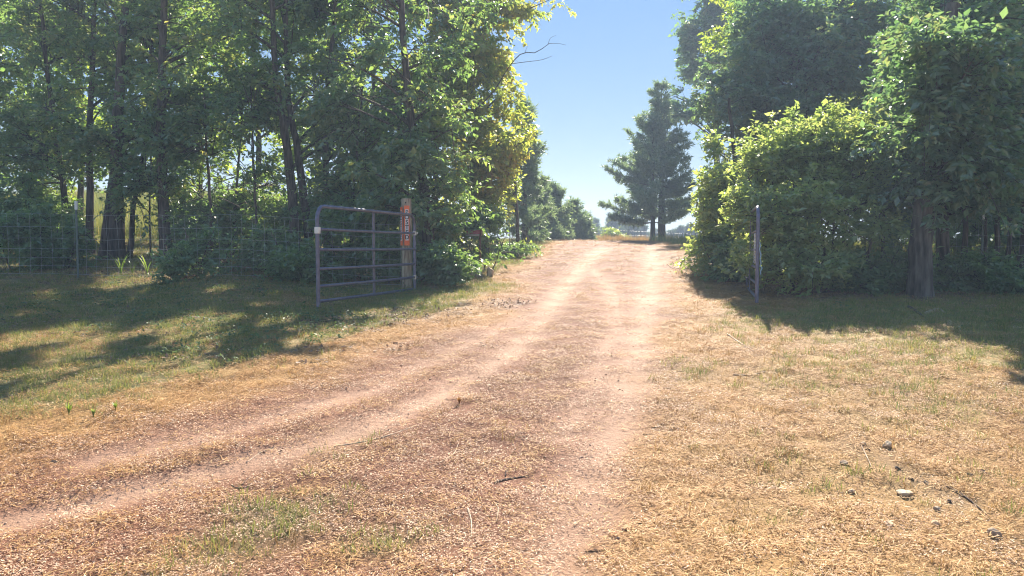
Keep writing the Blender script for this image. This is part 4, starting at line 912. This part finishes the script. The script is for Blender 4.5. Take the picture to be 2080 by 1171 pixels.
# ------------------------------------------------------------------ wire fences
WIRE = simple_mat('fence_wire', (.38, .38, .38), (.55, .55, .54), .45, .6, 20)
TPOST = simple_mat('green_steel_post', (.07, .10, .09), (.12, .15, .13), .6, .1, 20)
def wire_fence(name, label, x0, x1, y0, y1, post_px, heights, dx, seed, kind_top=True):
    g = np.random.default_rng(seed); root = empty(name, ((x0 + x1) / 2, (y0 + y1) / 2, gz((x0 + x1) / 2, (y0 + y1) / 2)), label, 'fence'); o_ = np.array(root.location)
    X = np.linspace(x0, x1, 40); Y = y0 + (y1 - y0) * (X - x0) / (x1 - x0); Z = G(X, Y); parts = []
    for h in heights:
        P = np.stack([X, Y, Z + h + g.normal(0, .006, 40)], 1) - o_; parts.append(tubes(P[None], np.full((1, 40), .0019), 4))
    n = int((x1 - x0) / dx); XV = np.linspace(x0, x1, n) + g.normal(0, .008, n); YV = y0 + (y1 - y0) * (XV - x0) / (x1 - x0); ZV = G(XV, YV)
    P = np.stack([np.stack([XV + g.normal(0, .004, n), YV, ZV + heights[0]], 1), np.stack([XV + .01, YV + .01, ZV + heights[len(heights) // 2]], 1), np.stack([XV + g.normal(0, .012, n), YV, ZV + heights[-1]], 1)], 1) - o_
    parts.append(tubes(P, np.full((n, 3), .0017), 4)); V, F = join_vf(parts)
    mesh_obj('wire_mesh', raw_mesh('wire_mesh', V, F, WIRE, smooth_sh=True), root, 'stuff')
    for px, ht in post_px:
        x = (px - 1040) / FPX * y0; y = y0 + (y1 - y0) * (x - x0) / (x1 - x0); x = (px - 1040) / FPX * y; z = gz(x, y)
        bm = box_bm(.038, .006, ht + .2, .001, (0, 0, ht / 2 - .1)); t2 = box_bm(.006, .032, ht + .2, .001, (0, .019, ht / 2 - .1)); m2 = bpy.data.meshes.new('t'); t2.to_mesh(m2); t2.free(); bm.from_mesh(m2); bpy.data.meshes.remove(m2)
        po = mesh_obj('post', bm_me('post', bm, TPOST), root); po.location = Vector((x, y - .03, z)) - root.location
        if kind_top:
            tp = mesh_obj('post_cap', bm_me('post_cap', box_bm(.042, .045, .15, .003, (0, .012, ht - .06)), WHITE_TAG), po)
    return root
wire_fence('wire_fence', 'woven wire fence with white topped steel posts along the left wood', -11, px_ - .12, 13.35, 13.05, [(160, 1.32), (-60, 1.3)], [.06, .2, .34, .5, .68, .88, 1.1], .19, 1)
wire_fence('wire_fence', 'woven wire fence with white topped posts among the right trunks', xr + .1, 12, 13.7, 14.0, [(1755, 1.3), (1992, 1.3)], [.06, .2, .34, .5, .68, .88, 1.1], .19, 2)
wire_fence('wire_fence', 'low distant wire fence with thin posts beyond the twin pines', 6.6, 15.5, 47, 47, [(1275, .9), (1301, .85), (1362, .9), (1385, .85), (1412, .95)], [.3, .55, .8], .6, 3, False)
# far wooden rail fence
xw = [(px - 1040) / FPX * 47 for px in (1213.5, 1237.5, 1250)]; zc = gz(xw[1], 47)
root = empty('rail_fence', (xw[1], 47, zc), 'short wooden rail fence with three posts in front of the bright bush', 'fence')
ztop = at(1240, 487, 47)[2] - zc
for x, hh in zip(xw, (.06, -.03, .14)):
    o = mesh_obj('post', bm_me('post', box_bm(.11, .11, ztop + hh + .2, .01, (0, 0, (ztop + hh) / 2 - .1)), WOOD), root); o.location = (x - xw[1], 0, 0)
o = mesh_obj('rail', tube_me('rail', [(xw[0] - xw[1] - .05, -.09, ztop - .05), (0, -.09, ztop - .08), (xw[2] - xw[1] + .05, -.09, ztop - .01)], .05, WOOD, 8, 6), root)

# ------------------------------------------------------------------ red beam and boulders beside the drive
RED = simple_mat('faded_red_paint', (.24, .055, .06), (.40, .13, .14), .7, 0, 9, .2)
PALE = simple_mat('pale_grey_paint', (.42, .40, .40), (.55, .53, .52), .7)
RUST = simple_mat('rusty_steel', (.12, .06, .035), (.22, .12, .08), .85, .2, 18, .3)
bpt = at(957, 472, 15.6); root = empty('farm_implement', (bpt[0], 15.6, gz(bpt[0], 15.6)), 'faded red steel implement frame standing in the foliage above the boulders', 'implement', rz=R(-6)); zz = bpt[2] - gz(bpt[0], 15.6)
mesh_obj('red_beam', bm_me('red_beam', box_bm(.40, .12, .085, .008, (0, 0, zz)), RED), root)
mesh_obj('pale_rail', bm_me('pale_rail', box_bm(.36, .05, .022, .003, (-.01, -.04, zz - .062)), PALE), root)
mesh_obj('rusty_end', bm_me('rusty_end', box_bm(.10, .11, .07, .01, (-.255, 0, zz - .004)), RUST), root)
mesh_obj('end_stub', bm_me('end_stub', box_bm(.02, .14, .14, .004, (.215, 0, zz - .01)), RUST), root)
for dx in (-.22, .18):
    o = mesh_obj('leg', bm_me('leg', box_bm(.035, .05, zz - .06, .004, (dx, .03, (zz - .075) / 2)), RUST), root)

def rock_me(name, sx, sy, sz, seed, mat, sub=3, rough=.3):
    g = np.random.default_rng(seed); bm = bmesh.new(); bmesh.ops.create_icosphere(bm, subdivisions=sub, radius=1)
    V = np.array([v.co[:] for v in bm.verts]); ax = unit(g.normal(size=(16, 3))); dd = g.uniform(.5, .9, 16)
    for a, d_ in zip(ax, dd):
        s = V @ a; V = V - a[None] * np.maximum(s - d_, 0)[:, None] * .85
    nz = fbm(V[:, 0] * 2 + V[:, 2] * 1.3, V[:, 1] * 2 - V[:, 2], .9, 4, seed); V = V * (1 + rough * (nz - .5))[:, None] * np.array([sx, sy, sz])
    for v, c in zip(bm.verts, V): v.co = c
    return bm_me(name, bm, mat, False)
ROCK = simple_mat('pale_fieldstone', (.44, .32, .19), (.64, .50, .34), .85, 0, 12, .35)
ROCK2 = simple_mat('grey_fieldstone', (.25, .175, .11), (.40, .30, .20), .85, 0, 14, .35)
CLOD = simple_mat('dark_soil', (.03, .02, .014), (.09, .062, .042), .95, 0, 30, .6)
def rock(px, py, y, wpx, hpx, seed, mat, label, name='boulder', cat='boulder', group=None, ground=True, rz=0):
    p = on_ground(px, py) if y is None else at(px, py, y); x, y = p[0], p[1]; s = y / FPX
    o = mesh_obj(name, rock_me(name, wpx * s / 2 * 1.0, wpx * s / 2 * .8, hpx * s / 2 * 1.15, seed, mat)); o.location = (x, y, gz(x, y) + hpx * s / 2 * (.62 if hpx > 22 else .22)); o.rotation_euler = (0, 0, rz)
    return tag(o, label, cat, group)
GBo = 'boulders at the left edge of the drive'
rock(996, 518, 15.2, 21, 25, 1, ROCK, 'large pale rounded boulder at the left edge of the drive', group=GBo)
rock(974, 521, 15.0, 22, 16, 2, ROCK2, 'grey boulder low beside the large pale one, under the leaves', group=GBo)
rock(1013, 521, 15.5, 22, 6, 3, ROCK, 'flat pale stone right of the large boulder', group=GBo)
rock(958, 520, 15.3, 16, 12, 4, ROCK2, 'small grey boulder half hidden by leaves, leftmost of the boulders', group=GBo)
GS = 'stones in the dry grass at lower right'
for k, (px, py, wd, h, m, lab) in enumerate([(1802, 910, 26, 18, ROCK, 'pale round stone at the top of the rubble in the dry grass'), (1753, 905, 24, 9, ROCK2, 'flat brown stone left of the pale round stone'), (1714, 942, 24, 10, ROCK2, 'small dark stone left of the rubble in the dry grass'),
        (1838, 1003, 36, 20, ROCK, 'largest pale wedge shaped stone in the lower right dry grass'), (1729, 994, 18, 13, ROCK, 'small pale stone left of the wedge shaped stone'), (1806, 1056, 30, 8, ROCK, 'flat pale stone half sunk below the wedge shaped stone'),
        (1904, 1030, 18, 12, ROCK2, 'dark grey stone right of the wedge shaped stone'), (2018, 1082, 34, 22, ROCK2, 'rounded brown stone near the right edge of the dry grass'), (1900, 1058, 24, 9, ROCK, 'flat pale stone between the wedge and the brown round stone')]):
    rock(px, py, None, wd, h, 20 + k, m, lab, 'stone', 'stone', GS, rz=k * .9)
GC = 'dark soil clods in the dry grass at lower right'
for k, (px, py, wd, lab) in enumerate([(1968, 962, 16, 'black soil clod left of the pair near the right edge'), (1996, 960, 17, 'black soil clod right of the pair near the right edge'), (1822, 955, 16, 'black soil clod below the pale round stone'), (1850, 972, 14, 'black soil clod right of centre of the rubble'),
        (1928, 1018, 17, 'black soil clod beside the dark grey stone'), (1880, 982, 12, 'small black soil clod above the wedge shaped stone'), (1762, 912, 12, 'small black soil clod under the flat brown stone')]):
    rock(px, py, None, wd, 9, 40 + k, CLOD, lab, 'soil_clod', 'clod', GC, rz=k)
for k, (px, py, wd, lab) in enumerate([(791, 1042, 13, 'black soil clod left of the pair in the foreground grass'), (880, 1057, 9, 'small black soil clod right of the pair in the foreground grass'), (855, 998, 10, 'dark soil clod below the bent pale twig'), (110, 938, 22, 'brown soil clod on the left foreground edge of the drive')]):
    rock(px, py, None, wd, 9, 60 + k, CLOD, lab, 'soil_clod', 'clod', 'soil clods on the foreground drive', rz=k)

# ------------------------------------------------------------------ sticks
STICK_P = simple_mat('pale_stick', (.42, .30, .19), (.6, .46, .32), .8, 0, 20)
STICK_D = simple_mat('dark_stick', (.06, .038, .026), (.13, .085, .06), .9, 0, 20, .3)
def stick(pp, r, mat, label, twigs=(), group=None):
    Q = [on_ground(*p) for p in pp]; P = [np.array([q[0], q[1], gz(q[0], q[1]) + .007]) for q in Q]; b = P[0].copy()
    r *= .75
    root = empty('stick', b, label, 'stick', group)
    mesh_obj('shaft', tube_me('shaft', [p - b for p in P], [r, r * .85, r * .5], mat, 6, 16), root)
    for tw in twigs:
        T = [on_ground(*p) for p in tw]; T = [np.array([q[0], q[1], gz(q[0], q[1]) + .02 + .02 * k]) - b for k, q in enumerate(T)]
        mesh_obj('twig', tube_me('twig', T, [r * .6, r * .3], mat, 5, 6), root)
    return root
stick([(678, 903), (730, 899), (790, 885), (846, 864)], .0075, STICK_P, 'long pale curved stick lying on the left foreground of the drive')
stick([(1005, 978), (1035, 971), (1072, 966)], .011, STICK_D, 'short dark crooked stick lying mid foreground', [[(1026, 973), (1028, 964)]])
stick([(515, 985), (495, 995), (480, 996), (470, 984)], .006, STICK_D, 'small dark forked twig on the left foreground', [[(490, 995), (508, 982)]])
stick([(1478, 678), (1500, 694), (1532, 716)], .012, STICK_P, 'pale stick lying right of the drive below the right gate')
stick([(1490, 762), (1522, 762), (1556, 757)], .010, STICK_P, 'pale stick lying flat at the right edge of the drive')
stick([(890, 936), (920, 922), (932, 900)], .006, STICK_P, 'bent pale twig right of the long curved stick')
stick([(950, 1030), (957, 1060), (957, 1098)], .007, STICK_P, 'pale stalk pointing toward the viewer in the middle foreground')
stick([(1008, 1022), (1012, 1036), (1008, 1056)], .006, STICK_P, 'short pale stalk right of the pointing stalk')
stick([(1920, 985), (1960, 1010), (2010, 1050)], .008, STICK_D, 'long dark stick slanting through the lower right dry grass')
stick([(1750, 910), (1762, 935), (1772, 955)], .006, STICK_P, 'pale stalk leaning beside the flat brown stone')
stick([(500, 930), (530, 914), (560, 903)], .005, STICK_P, 'thin pale stalk on the drive left of the long curved stick')
stick([(1880, 640), (1905, 632), (1920, 640)], .03, STICK_P, 'pale broken branch lying at the foot of the oak')
stick([(1845, 628), (1858, 636), (1876, 646)], .03, STICK_D, 'thick dark root like branch at the left foot of the oak')

# corn-like plants in the sunny gap by the fence, and tufts
BLADE = leaf_mat('broad_blade', [(0, (.07, .13, .03)), (1, (.15, .21, .05))], [(0, (.25, .40, .04)), (1, (.40, .50, .06))])
def blade_plant(name, label, px, py, y, h_px, nb, seed, mat, wd=.022, spread=.6, group=None):
    g = np.random.default_rng(seed); c = at(px, py, y); z = gz(c[0], y) if py > 470 else c[2]; H = h_px * y / FPX
    root = empty(name, (c[0], y, z), label, 'plant', group)
    for k in range(nb):
        a = g.random() * 6.283; L = H * g.uniform(.7, 1.15); s = spread * g.uniform(.3, 1.1) * L
        t = np.linspace(0, 1, 7); P = np.stack([math.cos(a) * s * t ** 1.6, math.sin(a) * s * t ** 1.6, L * (t - .28 * t ** 3 * g.uniform(.4, 1.5))], 1)
        sd = np.array([-math.sin(a), math.cos(a), .1]); w_ = wd * np.sin(np.clip(t * 2.6 + .45, 0, math.pi))
        V = np.stack([P - sd * w_[:, None] * .5, P + sd * w_[:, None] * .5], 1).reshape(-1, 3); i = np.arange(6) * 2
        F = np.stack([i, i + 1, i + 3, i + 2], 1); mesh_obj('leaf', raw_mesh('leaf', V, F, mat, {'rnd': np.full(6, g.random())}, smooth_sh=True), root)
    return root
GPn = 'broad bladed grass plants by the left fence'
blade_plant('broad_grass', 'bright green broad bladed plant, right one in the sunny gap by the fence', 298, 525, 13.6, 55, 9, 1, BLADE, group=GPn)
blade_plant('broad_grass', 'bright green broad bladed plant, left one in the sunny gap by the fence', 245, 528, 13.6, 62, 8, 2, BLADE, group=GPn)
blade_plant('broad_grass', 'green broad bladed plant between the two taller ones by the fence', 268, 530, 13.7, 48, 7, 3, BLADE, group=GPn)
TUFTM = leaf_mat('orange_brown_tuft', [(0, (.25, .11, .03)), (1, (.42, .22, .07))], [(0, (.3, .14, .03)), (1, (.45, .25, .08))])
p = on_ground(933, 826); blade_plant('grass_tuft', 'small upright orange brown grass tuft in the middle of the drive', 933, 826, p[1], 20, 26, 5, TUFTM, .008, .5)
for k, (px, py, h, lab) in enumerate([(140, 845, 34, 'green grass tuft at the shaded left foreground edge'), (190, 850, 30, 'green grass tuft right of the other at the left shade edge'), (235, 838, 24, 'smaller green grass tuft on the left shade edge')]):
    p = on_ground(px, py); blade_plant('grass_tuft', lab, px, py, p[1], h, 16, 10 + k, BLADE, .008, .4, 'green tufts on the left shade edge')

# ------------------------------------------------------------------ haze on the far trees, made denser to lift the shade and mimic lens glare
hz, ht, ho = nodes_of('thin_haze'); pv = N(ht, 'ShaderNodeVolumePrincipled'); pv.inputs['Color'].default_value = (.60, .76, 1, 1); pv.inputs['Density'].default_value = HAZE; pv.inputs['Anisotropy'].default_value = .1
ht.links.new(pv.outputs[0], ho.inputs['Volume'])
o = mesh_obj('haze', bm_me('haze', box_bm(520, 330, 18.2, 0, (0, 125, 6.9)), hz)); tag(o, 'thin pale haze in the air', kind='stuff')

print('TREE LEAVES', sum(n for _, n in TREES), [(a, b) for a, b in TREES])
